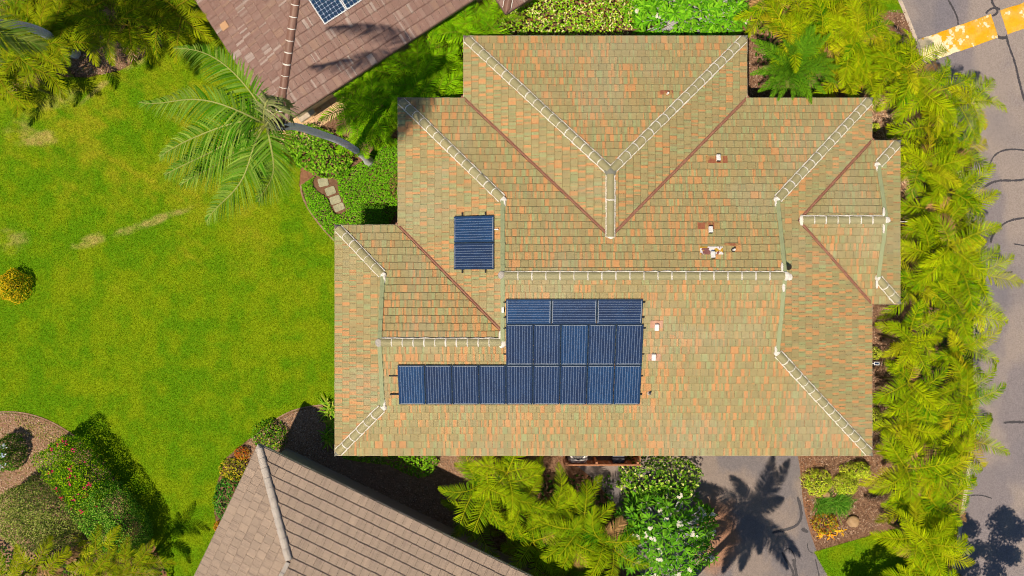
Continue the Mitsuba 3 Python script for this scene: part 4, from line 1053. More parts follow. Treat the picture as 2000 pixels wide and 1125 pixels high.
# the second coconut palm: only its trunk is in view, the crown lies outside the frame
C2 = name('coconut_palm'); tag(C2, 'grey curved palm trunk rising out of the clump at the upper left edge', 'palm')
tr = spline([P(148, 104, -0.1), P(120, 86, 2.2), P(80, 62, 4.6), P(40, 50, 6.6), P(0, 46, 8.6), P(-60, 34, 11.0), P(-130, 12, 13.5)], 26)
put(f'{C2}__trunk', ringed(tr, np.interp(np.linspace(0, 1, 26), [0, 0.06, 0.2, 1], [0.25, 0.20, 0.17, 0.12])), 'bark_grey', smooth=30, fresh=True)
def crown(key, top, n, seed, L=3.4):
    for j in range(n):
        rg = np.random.default_rng(seed + j)
        v, f, cc = frond_mesh(rg, L=L * rg.uniform(0.85, 1.1), n=60, ll=0.85, lw=0.045, a0=60 - 60 * j / n, a1=-30 - 40 * j / n, vlift=0.05, col=(0.10, 0.22, 0.02), tip=(0.34, 0.40, 0.08), droop=0.6, bare=0.1)
        put(f'{key}__frond', (v, f), 'leaf', color=cc, to=T().translate(list(map(float, top))).rotate([0, 0, 1], j * 137.5 + seed))
crown(C2, tr[-1], 12, 900)
# the palm below the lower edge whose shadow lies across the driveway
C3k = name('coconut_palm'); tag(C3k, 'coconut palm below the frame whose shadow crosses the driveway', 'palm')
top = np.array([10.05 - 0.23 * 9.6, -9.55 - 0.285 * 9.6, 9.6])
ln = spline([[top[0] - 1.15, top[1] - 0.75, -0.1], [top[0] - 0.95, top[1] - 0.65, 3.0], [top[0] - 0.4, top[1] - 0.3, 7.0], top], 20)
put(f'{C3k}__trunk', tube(ln, np.linspace(0.19, 0.12, 20), 12), 'bark_grey', smooth=50, fresh=True)
for j, (a, el, L_) in enumerate([(52, 25, 2.7), (66, 15, 2.6), (150, 20, 2.9), (172, 30, 2.6), (200, 12, 2.3), (255, 20, 2.3), (240, 5, 2.4), (300, 18, 2.6), (318, 8, 2.5), (120, 50, 2.0), (20, 60, 1.6), (275, 40, 1.8)]):
    rg = np.random.default_rng(950 + j)
    v, f, cc = frond_mesh(rg, L=L_ * 1.15, n=60, ll=0.55, lw=0.05, a0=el + 20, a1=-45, vlift=0.0, grain=0.2, col=(0.10, 0.22, 0.02), tip=(0.34, 0.40, 0.08), droop=0.5, bare=0.06)
    put(f'{C3k}__frond', (v, f), 'leaf', color=cc, to=T().translate(list(map(float, top))).rotate([0, 0, 1], float(a)))

# ---- leaves, shrubs, hedges
def leaves(rg, pts, nrm, size, cols, wts=None, aspect=0.5, jit=0.55, fold=0.22, quad=False, grain=0.25):
    """a folded leaf at each point: (v, f, c)"""
    n = len(pts)
    Nn = nrmz(nrm + rg.normal(0, jit, (n, 3)))
    a = nrmz(np.cross(Nn, rg.normal(0, 1, (n, 3)))); b = np.cross(Nn, a)
    s_ = (size * rg.uniform(0.7, 1.25, n))[:, None]
    w = s_ * aspect * rg.uniform(0.85, 1.15, (n, 1))
    base = pts - a * s_ * 0.5
    mid = pts + Nn * s_ * 0.04
    tipp = pts + a * s_ * 0.5 - Nn * s_ * 0.10
    l = pts - b * w / 2 + Nn * w * fold; r = pts + b * w / 2 + Nn * w * fold
    cols = np.array(cols, float)
    ci = rg.choice(len(cols), n, p=wts)
    C_ = cols[ci] * rg.uniform(1 - grain, 1 + grain, (n, 1))
    V = np.stack([base, l, tipp, r, ], 1).reshape(-1, 3)
    f = np.arange(n)[:, None] * 4
    Fc = np.vstack([f + [0, 2, 1], f + [0, 3, 2]])
    return V, Fc, np.clip(np.repeat(C_, 4, 0) * BR, 0, 1)

def dome_points(rg, n, cx, cy, rx, ry, h, rot=0.0, z0=0.05, bump=0.25, seed=0, flat_top=2.0, inner=0.3):
    """points and outward normals on a lumpy dome (superellipsoid), part of them inside the crown"""
    u = nrmz(rg.normal(0, 1, (n, 3))); u[:, 2] = np.abs(u[:, 2])
    k = (np.abs(u[:, 0]) ** flat_top + np.abs(u[:, 1]) ** flat_top + np.abs(u[:, 2]) ** flat_top) ** (-1 / flat_top)
    lum = 1 + bump * (meshkit.fbm(u * 2.6 + seed * 7.7, 3, seed) - 0.5) * 2
    r = k * lum * np.where(rg.random(n) < inner, rg.uniform(0.6, 0.95, n), rg.uniform(0.95, 1.03, n))
    q = u * r[:, None] * [rx, ry, h]
    nn = nrmz(u / np.array([rx, ry, h]))
    if flat_top > 3.3:                            # clipped hedges lean out at the top, undercut to darken their sides
        q[:, :2] *= (0.78 + 0.22 * np.clip(q[:, 2:] / h, 0, 1))
    ca, sa = math.cos(rot), math.sin(rot)
    R = np.array([[ca, sa, 0], [-sa, ca, 0], [0, 0, 1]])
    return q @ R + [cx, cy, z0], nn @ R

def stems(rg, c, r, h, n=7, rad=0.022):
    out = []
    for i in range(n):
        a = rg.uniform(0, 6.28); e = np.array([math.cos(a) * r, math.sin(a) * r, h])
        out.append(tube([np.array(c) + [0, 0, -0.05], np.array(c) + e * [0.4, 0.4, 0.5], np.array(c) + e * rg.uniform(0.7, 0.9)], [rad, rad * 0.7, rad * 0.3], 5))
    return cat(out)

def shrub(kind, px, py, rx, ry, h, size, cols, label, seed, wts=None, dens=1.0, rot=0.0, aspect=0.5, category='shrub', group=None, zmid=None, bump=0.25, jit=0.55, flat_top=2.0, flowers=None, inner=0.3, ground=0.0):
    rg = np.random.default_rng(seed)
    k = name(kind); tag(k, label, category, group)
    zc = h * 0.55 if zmid is None else zmid
    c_ = P(px, py, zc)
    u_ = (H - zc) / F; rx_, ry_ = rx * u_, ry * u_
    area = 2 * math.pi * (rx_ * ry_ + rx_ * h + ry_ * h) / 3
    n = int(area / (size * size * aspect) * 1.5 * dens)
    pts, nn = dome_points(rg, n, c_[0], c_[1], rx_, ry_, h, rot, ground + 0.05, bump, seed, flat_top, inner)
    nn = nrmz(nn + [0, 0, 0.35 if flat_top < 3.3 else 0.0])
    v, f, cc = leaves(rg, pts, nn, size, cols, wts, aspect, jit)
    put(f'{k}__foliage', (v, f), 'leaf', color=cc, fresh=True); tag(f'{k}__foliage', kind='stuff')
    put(f'{k}__stems', stems(rg, [c_[0], c_[1], ground], min(rx_, ry_) * 0.8, h * 0.9), 'bark_dark', fresh=True); tag(f'{k}__stems', kind='stuff')
    if flowers:
        m, fs, fcols, where = flowers
        ps, ns = dome_points(rg, 400, c_[0], c_[1], rx_, ry_, h, rot, ground + 0.07, bump, seed, flat_top, 0.0)
        ok = np.nonzero((ns[:, 2] > 0.35) & (where(ps) if where else True))[0][:m]
        for j in ok:
            q = ps[j] + ns[j] * 0.04 + rg.normal(0, fs * 0.7, (8, 3)) * [1, 1, 0.35]
            v, f, cc = leaves(rg, q, np.tile([0.1, 0, 1.0], (8, 1)), fs, fcols, None, 0.8, 0.6)
            put(f'{k}__flower', (v, f), 'petal', color=np.clip(cc, 0, 1))
    return k

def bed(kind, pts_px, h, size, cols, label, seed, wts=None, dens=1.0, aspect=0.55, category='ground cover', amp=0.1, z=None, edge=0.25, jit=0.45, kind_=None, hole=None, nscale=1.5):
    """low foliage over an outlined area: leaves on a bumpy top and down its sides"""
    rg = np.random.default_rng(seed)
    zc = h if z is None else z
    poly = Polygon(Q(pts_px, zc * 0.6)).buffer(0)
    if hole is not None: poly = poly.difference(hole)
    x0, y0_, x1, y1_ = poly.bounds
    n = int(poly.area / (size * size * aspect) * 2.2 * dens / max(1e-3, poly.area / ((x1 - x0) * (y1_ - y0_))))
    q = np.c_[rg.uniform(x0, x1, n), rg.uniform(y0_, y1_, n)]
    inside = shapely.contains_xy(poly, q[:, 0], q[:, 1]); q = q[inside]
    d = shapely.distance(shapely.points(q), poly.exterior)
    e_ = np.sqrt(1 - (1 - np.clip(d / edge, 0, 1)) ** 2)
    zz = h * (0.25 + 0.75 * e_) + amp * (meshkit.fbm(np.c_[q * nscale, np.full(len(q), seed)], 3, seed) - 0.5) * 2 * e_
    zz = zz * np.where(rg.random(len(q)) < 0.35, rg.uniform(0.55, 0.95, len(q)), rg.uniform(0.95, 1.03, len(q)))
    v, f, cc = leaves(rg, np.c_[q, zz + 0.02], np.tile([0, 0, 1.0], (len(q), 1)), size, cols, wts, aspect, jit)
    k = name(kind)
    put(k, (v, f), 'leaf', color=cc, fresh=True); tag(k, label, category, kind=kind_)
    return k

G1 = [(0.075, 0.21, 0.008), (0.11, 0.29, 0.010), (0.17, 0.37, 0.015)]
G2 = [(0.045, 0.14, 0.008), (0.075, 0.21, 0.010), (0.13, 0.30, 0.02)]
G3 = [(0.018, 0.065, 0.004), (0.03, 0.10, 0.006), (0.045, 0.14, 0.008)]  # near-black greens: the shade under the palms is put into the leaf colour
LIME = [(0.44, 0.51, 0.03), (0.54, 0.58, 0.08), (0.30, 0.45, 0.015)]
VARI = [(0.20, 0.42, 0.012), (0.38, 0.52, 0.04), (0.60, 0.60, 0.27), (0.12, 0.32, 0.010), (0.22, 0.09, 0.03)]
# ground cover and the big leaved shrub by the tall palm
bed('ground_cover', [(655, 342), (690, 325), (712, 312), (735, 285), (778, 268), (786, 300), (786, 395), (760, 440), (700, 446), (662, 480), (631, 446), (602, 408), (588, 362), (612, 345)], 0.22, 0.075, [(0.08, 0.25, 0.006), (0.12, 0.34, 0.008), (0.19, 0.42, 0.015)], 'bright green fine leaved ground cover between the lawn edging and the tiled house', 40, kind_='stuff', dens=1.3, amp=0.05, edge=0.15, hole=PATH_SOIL)
shrub('broadleaf_shrub', 618, 294, 70, 44, 0.95, 0.14, G1 + [(0.25, 0.44, 0.03)], 'dense broad leaved green shrub below the trunk of the coconut palm', 41, rot=-0.35, flat_top=2.6, dens=1.7, jit=0.4)
bed('clipped_hedge', [(704, 402), (752, 402), (752, 450), (704, 450)], 0.75, 0.06, G2, 'low clipped square hedge in the roof shadow beside the notch', 42, category='hedge', amp=0.03, edge=0.1)
shrub('dry_shrub', 775, 362, 18, 26, 0.5, 0.09, [(0.20, 0.10, 0.04), (0.12, 0.20, 0.02), (0.28, 0.17, 0.07)], 'brownish sparse shrub tucked under the left eave', 43, dens=0.6)
# hedge and frangipani behind the north eave
bed('variegated_hedge', [(972, 42), (1000, 22), (1050, -4), (1080, -30), (1235, -30), (1242, 30), (1236, 60), (1180, 74), (1080, 80), (985, 82), (966, 66)], 1.25, 0.125, VARI, 'cream and green variegated hedge behind the northern eave', 44, wts=[0.32, 0.30, 0.18, 0.15, 0.05], category='hedge', amp=0.25, dens=1.0)

def rosette_tree(kind, px, py, rx, ry, h0, h1, nros, leafl, cols, label, seed, flowers=8, lw=0.28, rot=0.0, nl=11):
    """frangipani: a short trunk, forked branches and a rosette of long leaves at each branch end"""
    rg = np.random.default_rng(seed)
    k = name(kind); tag(k, label, 'tree')
    zc = h1 * 0.8; u_ = (H - zc) / F; cx, cy = P(px, py, zc)[:2]
    put(f'{k}__trunk', tube([[cx, cy, -0.1], [cx + 0.05, cy, h0 * 0.6], [cx, cy + 0.05, h0]], [0.14, 0.11, 0.09], 9), 'bark_grey', smooth=50, fresh=True)
    pts, nn = dome_points(rg, nros * 5, cx, cy, rx * u_, ry * u_, h1 - h0 * 0.6, rot, h0 * 0.6, 0.2, seed, 2.3, 0.25)
    sel = []                                      # spread them out
    for j in range(len(pts)):
        if all(np.linalg.norm(pts[j] - pts[s_]) > leafl * 0.5 for s_ in sel): sel.append(j)
        if len(sel) >= nros: break
    br, lv = [], []
    for j in sel:
        q, n_ = pts[j], nrmz(nn[j] + [0, 0, 0.5])
        m_ = np.array([cx, cy, h0]) + (q - [cx, cy, h0]) * [0.5, 0.5, 0.4]
        br.append(tube([[cx, cy, h0 - 0.1], m_, q], [0.045, 0.035, 0.018], 5))
        a0_ = rg.uniform(0, 6.28)
        e1_ = nrmz(np.cross(n_, [0.3, 0.8, 0.1])); e2_ = np.cross(n_, e1_)
        for i_ in range(nl):
            a = a0_ + i_ * 2.399; el = np.radians(rg.uniform(0, 55) * (0.4 + 0.9 * i_ / nl))
            d = np.cos(el) * (math.cos(a) * e1_ + math.sin(a) * e2_) + np.sin(el) * n_
            L_ = leafl * rg.uniform(0.75, 1.15); w_ = L_ * lw
            s_ = nrmz(np.cross(d, n_)); upn = np.cross(s_, d)
            b_ = q + d * 0.03
            mid = b_ + d * L_ * 0.55; tp = b_ + d * L_ - [0, 0, L_ * 0.16]
            V_ = np.array([b_, mid - s_ * w_ / 2 + upn * w_ * 0.12, mid + s_ * w_ / 2 + upn * w_ * 0.12, tp, mid - upn * 0.004])
            F_ = np.array([[0, 4, 1], [0, 2, 4], [1, 4, 3], [4, 2, 3]])
            col = np.array(cols[rg.integers(len(cols))]) * rg.uniform(0.75, 1.25)
            lv.append((V_, F_, np.tile(np.clip(col * BR, 0, 1), (5, 1))))
    put(f'{k}__branches', cat(br), 'bark_grey', fresh=True); tag(f'{k}__branches', kind='stuff')
    v, f, cc = cat(lv); put(f'{k}__leaves', (v, f), 'leaf', color=cc, fresh=True); tag(f'{k}__leaves', kind='stuff')
    top = [j for j in sel if nn[j][2] > 0.3]
    for j in top[:flowers]:
        fl = []
        for _ in range(7):
            q = pts[j] + nn[j] * 0.14 + rg.normal(0, 0.06, 3) * [1, 1, 0.4]; a0_ = rg.uniform(0, 6.28)
            for i_ in range(5):
                a = a0_ + i_ * 1.2566; d = np.array([math.cos(a), math.sin(a), 0.15]); s_ = np.array([-math.sin(a), math.cos(a), 0])
                fl.append((np.array([q, q + d * 0.035 - s_ * 0.02, q + d * 0.065, q + d * 0.035 + s_ * 0.02]), np.array([[0, 1, 2], [0, 2, 3]]), np.array([[0.85, 0.78, 0.45]] + [[0.90, 0.89, 0.88]] * 3)))
        v, f, cc = cat(fl); tag(put(f'{k}__flower_cluster', (v, f), 'petal', color=cc), kind='stuff')
    return k
rosette_tree('frangipani_tree', 1350, 22, 112, 58, 0.8, 2.0, 190, 0.36, [(0.075, 0.25, 0.010), (0.12, 0.36, 0.012), (0.19, 0.44, 0.02)], 'bright green frangipani with a few white flowers behind the northern eave', 45, 6)
rosette_tree('frangipani_tree', 1308, 1055, 97, 88, 1.4, 3.3, 190, 0.34, [(0.05, 0.18, 0.010), (0.085, 0.26, 0.012), (0.14, 0.34, 0.02)], 'large dark green frangipani dotted with white flowers beside the driveway', 46, 26)
shrub('variegated_shrub', 1290, 940, 78, 44, 1.9, 0.13, [(0.12, 0.28, 0.015), (0.24, 0.40, 0.03), (0.58, 0.60, 0.22), (0.06, 0.17, 0.010)], 'rounded green and cream shrub between the enclosure and the driveway', 47, wts=[0.38, 0.27, 0.15, 0.2], aspect=0.7, flat_top=2.4)
# the bed at the right end of the driveway
for i_, (x, y, rx, ry, lab) in enumerate([(1600, 944, 27, 26, 'lime yellow shrub nearest the driveway, under the front eave'), (1655, 947, 24, 21, 'lime yellow shrub in the middle of three under the right front corner'), (1676, 920, 27, 17, 'lime yellow shrub furthest right, touching the corner of the eave')]):
    shrub('lime_shrub', x, y, rx, ry, 0.95, 0.10, LIME, lab, 50 + i_, aspect=0.35, group='lime shrubs by the driveway', dens=1.1, jit=0.5, bump=0.4)
def tuft(kind, px, py, n, L, w, cols, label, seed, spread=0.15, a=(20, 70), category='grass', az=(0, 6.28), z0=0.0, zc=0.3, wf=1.0):
    """strap leaves arching from a base, each a thin folded ribbon"""
    rg = np.random.default_rng(seed); out = []
    c_ = P(px, py, zc); c_[2] = z0
    for i_ in range(n):
        aa = rg.uniform(*az); el = math.radians(rg.uniform(*a)); L_ = L * rg.uniform(0.7, 1.15)
        b_ = c_ + np.array([rg.normal(0, spread), rg.normal(0, spread), 0]); d = np.array([math.cos(aa), math.sin(aa), 0]); s_ = np.array([-math.sin(aa), math.cos(aa), 0])
        V_ = []; S_ = np.linspace(0, 1, 5); ws = w * np.array([0.6, 1.0, 0.95, 0.65, 0.05]) / 2 * wf
        for t_, ww in zip(S_, ws):
            q = b_ + d * L_ * t_ * math.cos(el) + np.array([0, 0, 1]) * L_ * (t_ * math.sin(el) - 0.55 * t_ * t_ * (0.4 + math.cos(el) * 0.5))
            V_ += [q - s_ * ww, q + s_ * ww]
        V_ = np.array(V_); V_[:, 2] = np.maximum(V_[:, 2], z0 + 0.01)
        F_ = np.array([[2 * j, 2 * j + 1, 2 * j + 3] for j in range(4)] + [[2 * j, 2 * j + 3, 2 * j + 2] for j in range(4)])
        col = np.array(cols[rg.integers(len(cols))]) * rg.uniform(0.75, 1.25)
        out.append((V_, F_, np.tile(np.clip(col * BR, 0, 1), (10, 1))))
    v, f, cc = cat(out); k = name(kind); put(k, (v, f), 'leaf', color=cc, fresh=True); tag(k, label, category)
    return k
tuft('ornamental_grass', 1608, 985, 300, 0.75, 0.018, [(0.05, 0.17, 0.012), (0.09, 0.24, 0.02), (0.15, 0.30, 0.03)], 'dark green fountain grass on the left of its bed beside the lime shrub', 60, 0.13, az=(-2.2, 1.2))
tuft('ornamental_grass', 1640, 985, 320, 0.75, 0.018, [(0.05, 0.17, 0.012), (0.09, 0.24, 0.02), (0.15, 0.30, 0.03)], 'dark green fountain grass on the right, nearer the boulder', 61, 0.13, az=(-1.8, 1.4))
shrub('croton', 1612, 1024, 26, 21, 0.55, 0.13, [(0.45, 0.40, 0.02), (0.22, 0.30, 0.02), (0.50, 0.22, 0.02), (0.30, 0.10, 0.02)], 'orange and yellow croton at the edge of the driveway bed', 62, aspect=0.28, dens=0.9, jit=0.9)
tuft('orange_bromeliad', 1605, 1048, 16, 0.26, 0.055, [(0.60, 0.26, 0.02), (0.66, 0.40, 0.03)], 'small orange bromeliad below the croton', 63, 0.06, a=(15, 60), category='plant')
tuft('orange_bromeliad', 1624, 1050, 16, 0.26, 0.055, [(0.60, 0.26, 0.02), (0.66, 0.40, 0.03)], 'second small orange bromeliad right of the first', 64, 0.06, a=(15, 60), category='plant')
tuft('orange_bromeliad', 1643, 1042, 16, 0.26, 0.055, [(0.62, 0.34, 0.02), (0.66, 0.44, 0.03)], 'yellow orange bromeliad furthest right below the croton', 65, 0.06, a=(15, 60), category='plant')
for i_, (x, y, rx, ry, lab) in enumerate([(1710, 815, 14, 18, 'small lime shrub at the right wall near the lower corner'), (1711, 690, 12, 13, 'small lime shrub at the right wall above the solar lamp'), (1766, 487, 12, 20, 'small lime shrub beside the right gable'), (1709, 248, 10, 8, 'tiny lime shrub in the notch left of the right gable')]):
    shrub('lime_shrub', x, y, rx, ry, 0.7, 0.085, LIME, lab, 70 + i_, aspect=0.35, group='small lime shrubs along the right wall', dens=0.8, jit=0.8)
# the bed between the lawn and the taupe house
shrub('glossy_shrub', 525, 852, 34, 30, 0.75, 0.12, G2 + [(0.26, 0.34, 0.02)], 'glossy dark green shrub at the tip of the taupe roof', 80, aspect=0.45)
shrub('croton', 472, 886, 16, 13, 0.5, 0.11, [(0.50, 0.20, 0.02), (0.42, 0.07, 0.02), (0.45, 0.36, 0.03)], 'small red and orange croton left of the taupe roof tip', 81, aspect=0.28, jit=0.9)
shrub('yellow_croton', 457, 918, 30, 24, 0.6, 0.11, [(0.42, 0.38, 0.02), (0.20, 0.27, 0.015), (0.10, 0.12, 0.015), (0.54, 0.46, 0.03)], 'yellow speckled croton beside the taupe roof', 82, aspect=0.38, jit=0.8)
shrub('dark_shrub', 447, 978, 33, 50, 0.75, 0.11, [(0.03, 0.13, 0.012), (0.05, 0.19, 0.016), (0.10, 0.28, 0.03)], 'dark glossy green shrub between lawn and taupe roof', 83, aspect=0.5)
shrub('croton', 428, 1030, 12, 12, 0.4, 0.1, [(0.50, 0.20, 0.02), (0.36, 0.26, 0.02)], 'little orange croton at the lower end of the dark shrub', 84, aspect=0.3, jit=0.9)
for i_, (x, y) in enumerate([(640, 800), (648, 832), (640, 858)]):
    tuft('dracaena', x, y, 60, 0.62, 0.06, [(0.11, 0.27, 0.015), (0.20, 0.36, 0.02), (0.34, 0.38, 0.06)], ['upper', 'middle', 'lower'][i_] + ' long leaved green plant at the lower left corner of the tiled house', 85 + i_, 0.10, a=(15, 75), category='plant', zc=0.6, z0=0.1)
bed('low_shrub', [(668, 880), (850, 880), (856, 902), (845, 925), (818, 936), (790, 924), (756, 908), (720, 905), (668, 896)], 0.75, 0.11, G1 + [(0.23, 0.42, 0.02)], 'bright green low hedge under the front eave at the left', 90, category='hedge', amp=0.12)
# left side: round bush on the lawn, flowering hedge, olive shrub, blue flowers
shrub('golden_bush', 15, 560, 30, 33, 1.5, 0.075, [(0.60, 0.40, 0.01), (0.62, 0.46, 0.02), (0.40, 0.34, 0.01), (0.22, 0.25, 0.01)], 'round golden yellow bush standing alone on the lawn', 91, bump=0.32, zmid=0.9)
shrub('bougainvillea_hedge', 136, 930, 48, 78, 2.6, 0.085, [(0.10, 0.28, 0.006), (0.22, 0.40, 0.008), (0.05, 0.16, 0.006), (0.32, 0.42, 0.012)], 'green bougainvillea with magenta flowers, upper end of the long hedge', 92, rot=0.62, flat_top=5.0, bump=0.22, dens=1.7, flowers=(26, 0.07, [(0.52, 0.02, 0.08), (0.62, 0.05, 0.16)], None), zmid=2.2)
shrub('clipped_shrub', 208, 1026, 48, 84, 2.6, 0.075, [(0.08, 0.27, 0.015), (0.18, 0.38, 0.03), (0.04, 0.15, 0.010), (0.32, 0.44, 0.07)], 'clipped blue green shrub, lower end of the long hedge', 94, dens=1.7, rot=0.62, flat_top=5.0, bump=0.22, zmid=2.2)
shrub('olive_shrub', 55, 1018, 80, 62, 2.9, 0.075, [(0.14, 0.21, 0.025), (0.26, 0.31, 0.06), (0.07, 0.12, 0.015), (0.36, 0.38, 0.12)], 'large clipped olive green shrub at the lower left', 95, dens=1.6, rot=-0.3, zmid=2.5, flat_top=3.2, bump=0.25)
shrub('blue_flower_shrub', -6, 892, 26, 36, 2.0, 0.085, [(0.05, 0.15, 0.01), (0.14, 0.26, 0.02)], 'green shrub with pale blue flowers at the left edge', 96, flowers=(14, 0.08, [(0.45, 0.58, 0.85), (0.60, 0.70, 0.9)], None), zmid=1.7)
for i_, (x, y) in enumerate([(152, 1062), (160, 1082), (198, 1070)]):
    tuft('yellow_aroid', x, y, 26, 0.42, 0.075, [(0.42, 0.46, 0.02), (0.28, 0.38, 0.015), (0.54, 0.52, 0.03)], ['upper', 'lower', 'right'][i_] + ' yellow green strap leaved plant between the clipped shrubs', 97 + i_, 0.05, a=(10, 65), category='plant', zc=1.1, z0=0.7)
bed('shade_toned_understorey', [(60, 1075), (330, 1090), (330, 1180), (-30, 1180), (-30, 1060)], 0.7, 0.14, G3, 'low foliage with shade in its colour under the palms at the lower left', 101, amp=0.3, kind_='stuff', dens=0.5)
bed('weeds', [(95, 830), (150, 850), (165, 880), (110, 870), (60, 850), (20, 812), (40, 812)], 0.05, 0.05, [(0.16, 0.26, 0.02), (0.28, 0.27, 0.06), (0.36, 0.26, 0.12)], 'thin weeds creeping over the bare bed at the left', 102, dens=0.22, kind_='stuff', amp=0.01)
bed('understorey', [(1478, 0), (1700, 0), (1760, 110), (1720, 170), (1480, 180)], 0.9, 0.16, G3, 'low foliage with shade in its colour under the palms at the upper right', 103, amp=0.4, kind_='stuff', dens=0.35)
bed('understorey', [(1790, 170), (1870, 180), (1905, 420), (1915, 560), (1900, 700), (1880, 960), (1840, 1100), (1740, 1010), (1760, 900), (1750, 640), (1830, 560), (1800, 380)], 0.7, 0.16, G3, 'low foliage with shade in its colour under the palms along the road', 104, amp=0.35, kind_='stuff', dens=0.35)
bed('understorey', [(-10, 0), (330, 0), (340, 50), (240, 88), (150, 60), (60, 130), (-10, 170)], 0.9, 0.16, G3, 'low foliage with shade in its colour under the palms at the upper left', 105, amp=0.4, kind_='stuff', dens=0.35)
bed('understorey', [(705, 275), (690, 215), (760, 150), (900, 60), (900, 150), (840, 190), (770, 200), (765, 265), (720, 290)], 0.6, 0.16, G3, 'low foliage with shade in its colour under the palms between the houses', 106, amp=0.3, kind_='stuff', dens=0.35)
bed('understorey', [(920, 930), (1200, 930), (1200, 1130), (1040, 1130), (1000, 1040), (920, 1000)], 0.6, 0.16, G3, 'low foliage with shade in its colour under the palms at the front', 107, amp=0.3, kind_='stuff', dens=0.35)
shrub('corner_shrub', 368, 2, 22, 16, 1.0, 0.1, G1, 'bright green shrub at the top edge between the corner palms and the brown house', 108)
# the tree below the frame at the right, seen only by its shadow on the road and lawn
SR = name('street_tree'); tag(SR, 'broad tree below the frame whose shadow falls on the road', 'tree')
rg = np.random.default_rng(120)
tc = np.array([19.9 - 0.23 * 5.2, -10.7 - 0.285 * 5.2, 0])
put(f'{SR}__trunk', tube([tc + [0, 0, -0.2], tc + [0.1, 0, 2.0], tc + [0, 0.1, 4.0]], [0.2, 0.15, 0.1], 10), 'bark_dark', smooth=50, fresh=True)
lv = []
for i_ in range(26):
    a = rg.uniform(0, 6.28); r_ = 1.55 * math.sqrt(rg.random())
    q = tc + [r_ * math.cos(a), r_ * math.sin(a), 5.2 + rg.uniform(-0.7, 0.7)]
    pts = q + nrmz(rg.normal(0, 1, (420, 3))) * 0.42 * rg.uniform(0.5, 1.0, (420, 1))
    lv.append(leaves(rg, pts, np.tile([0, 0, 1.0], (420, 1)), 0.11, G2))
v, f, cc = cat(lv); put(f'{SR}__crown', (v, f), 'leaf', color=cc, fresh=True)
# the tree that shades the small lawn by the kerb
ST = name('shade_tree'); tag(ST, 'tree below the frame that shades the small lawn by the kerb', 'tree')
tc = np.array([P(1725, 1085)[0] - 0.23 * 4.5, P(1725, 1085)[1] - 0.285 * 4.5 - 0.25, 0])
put(f'{ST}__trunk', tube([tc + [0, 0, -0.2], tc + [0.1, 0, 2.0], tc + [0, 0.1, 3.6]], [0.18, 0.13, 0.08], 10), 'bark_dark', smooth=50, fresh=True)
lv = []
for i_ in range(20):
    a = rg.uniform(0, 6.28); r_ = 1.2 * math.sqrt(rg.random())
    q = tc + [r_ * math.cos(a) * 1.3, r_ * math.sin(a) * 0.6 - 0.4, 4.4 + rg.uniform(-0.5, 0.5)]
    pts = q + nrmz(rg.normal(0, 1, (330, 3))) * 0.4 * rg.uniform(0.5, 1.0, (330, 1))
    lv.append(leaves(rg, pts, np.tile([0, 0, 1.0], (330, 1)), 0.11, G2))
v, f, cc = cat(lv); put(f'{ST}__crown', (v, f), 'leaf', color=cc, fresh=True)

# ------------------------------------------------------------------ grass blades, chips, litter
def grass(poly, n_m2, seed, key, label):
    rg = np.random.default_rng(seed)
    poly = poly.intersection(sbox(-22.2, -12.8, 22.2, 12.8)).buffer(0.02)
    x0, y0_, x1, y1_ = poly.bounds
    n = int((x1 - x0) * (y1_ - y0_) * n_m2)
    q = np.c_[rg.uniform(x0, x1, n), rg.uniform(y0_, y1_, n)]
    q = q[shapely.contains_xy(poly, q[:, 0], q[:, 1])]; n = len(q)
    a = rg.uniform(0, 6.28, n); ln_ = rg.uniform(0.045, 0.085, n); el = np.radians(rg.uniform(8, 60, n)); w = rg.uniform(0.010, 0.020, n)
    d = np.c_[np.cos(a) * np.cos(el), np.sin(a) * np.cos(el), np.sin(el)] * ln_[:, None]; s_ = np.c_[-np.sin(a), np.cos(a), 0 * a] * w[:, None] / 2
    b_ = np.c_[q, np.full(n, 0.008)]
    V_ = np.stack([b_ - s_, b_ + s_, b_ + d], 1).reshape(-1, 3)
    u_ = np.repeat(np.clip(rg.normal(0.5, 0.27, n), 0, 1), 3)
    k = put(key, (V_, np.arange(3 * n).reshape(-1, 3)), 'grass_blade', uv=np.c_[u_, np.tile([0, 0, 1.0], n)])
    tag(k, label, 'grass', kind='stuff')
grass(lawn_poly.difference(Polygon(ring).buffer(-0.8)), 1500, 200, 'grass', 'short mown grass of the large lawn')
grass(lawn2, 1500, 201, 'grass', 'short grass of the small lawn by the kerb')
grass(lawn3, 1500, 202, 'grass', 'short grass at the road edge by the top of the photo')

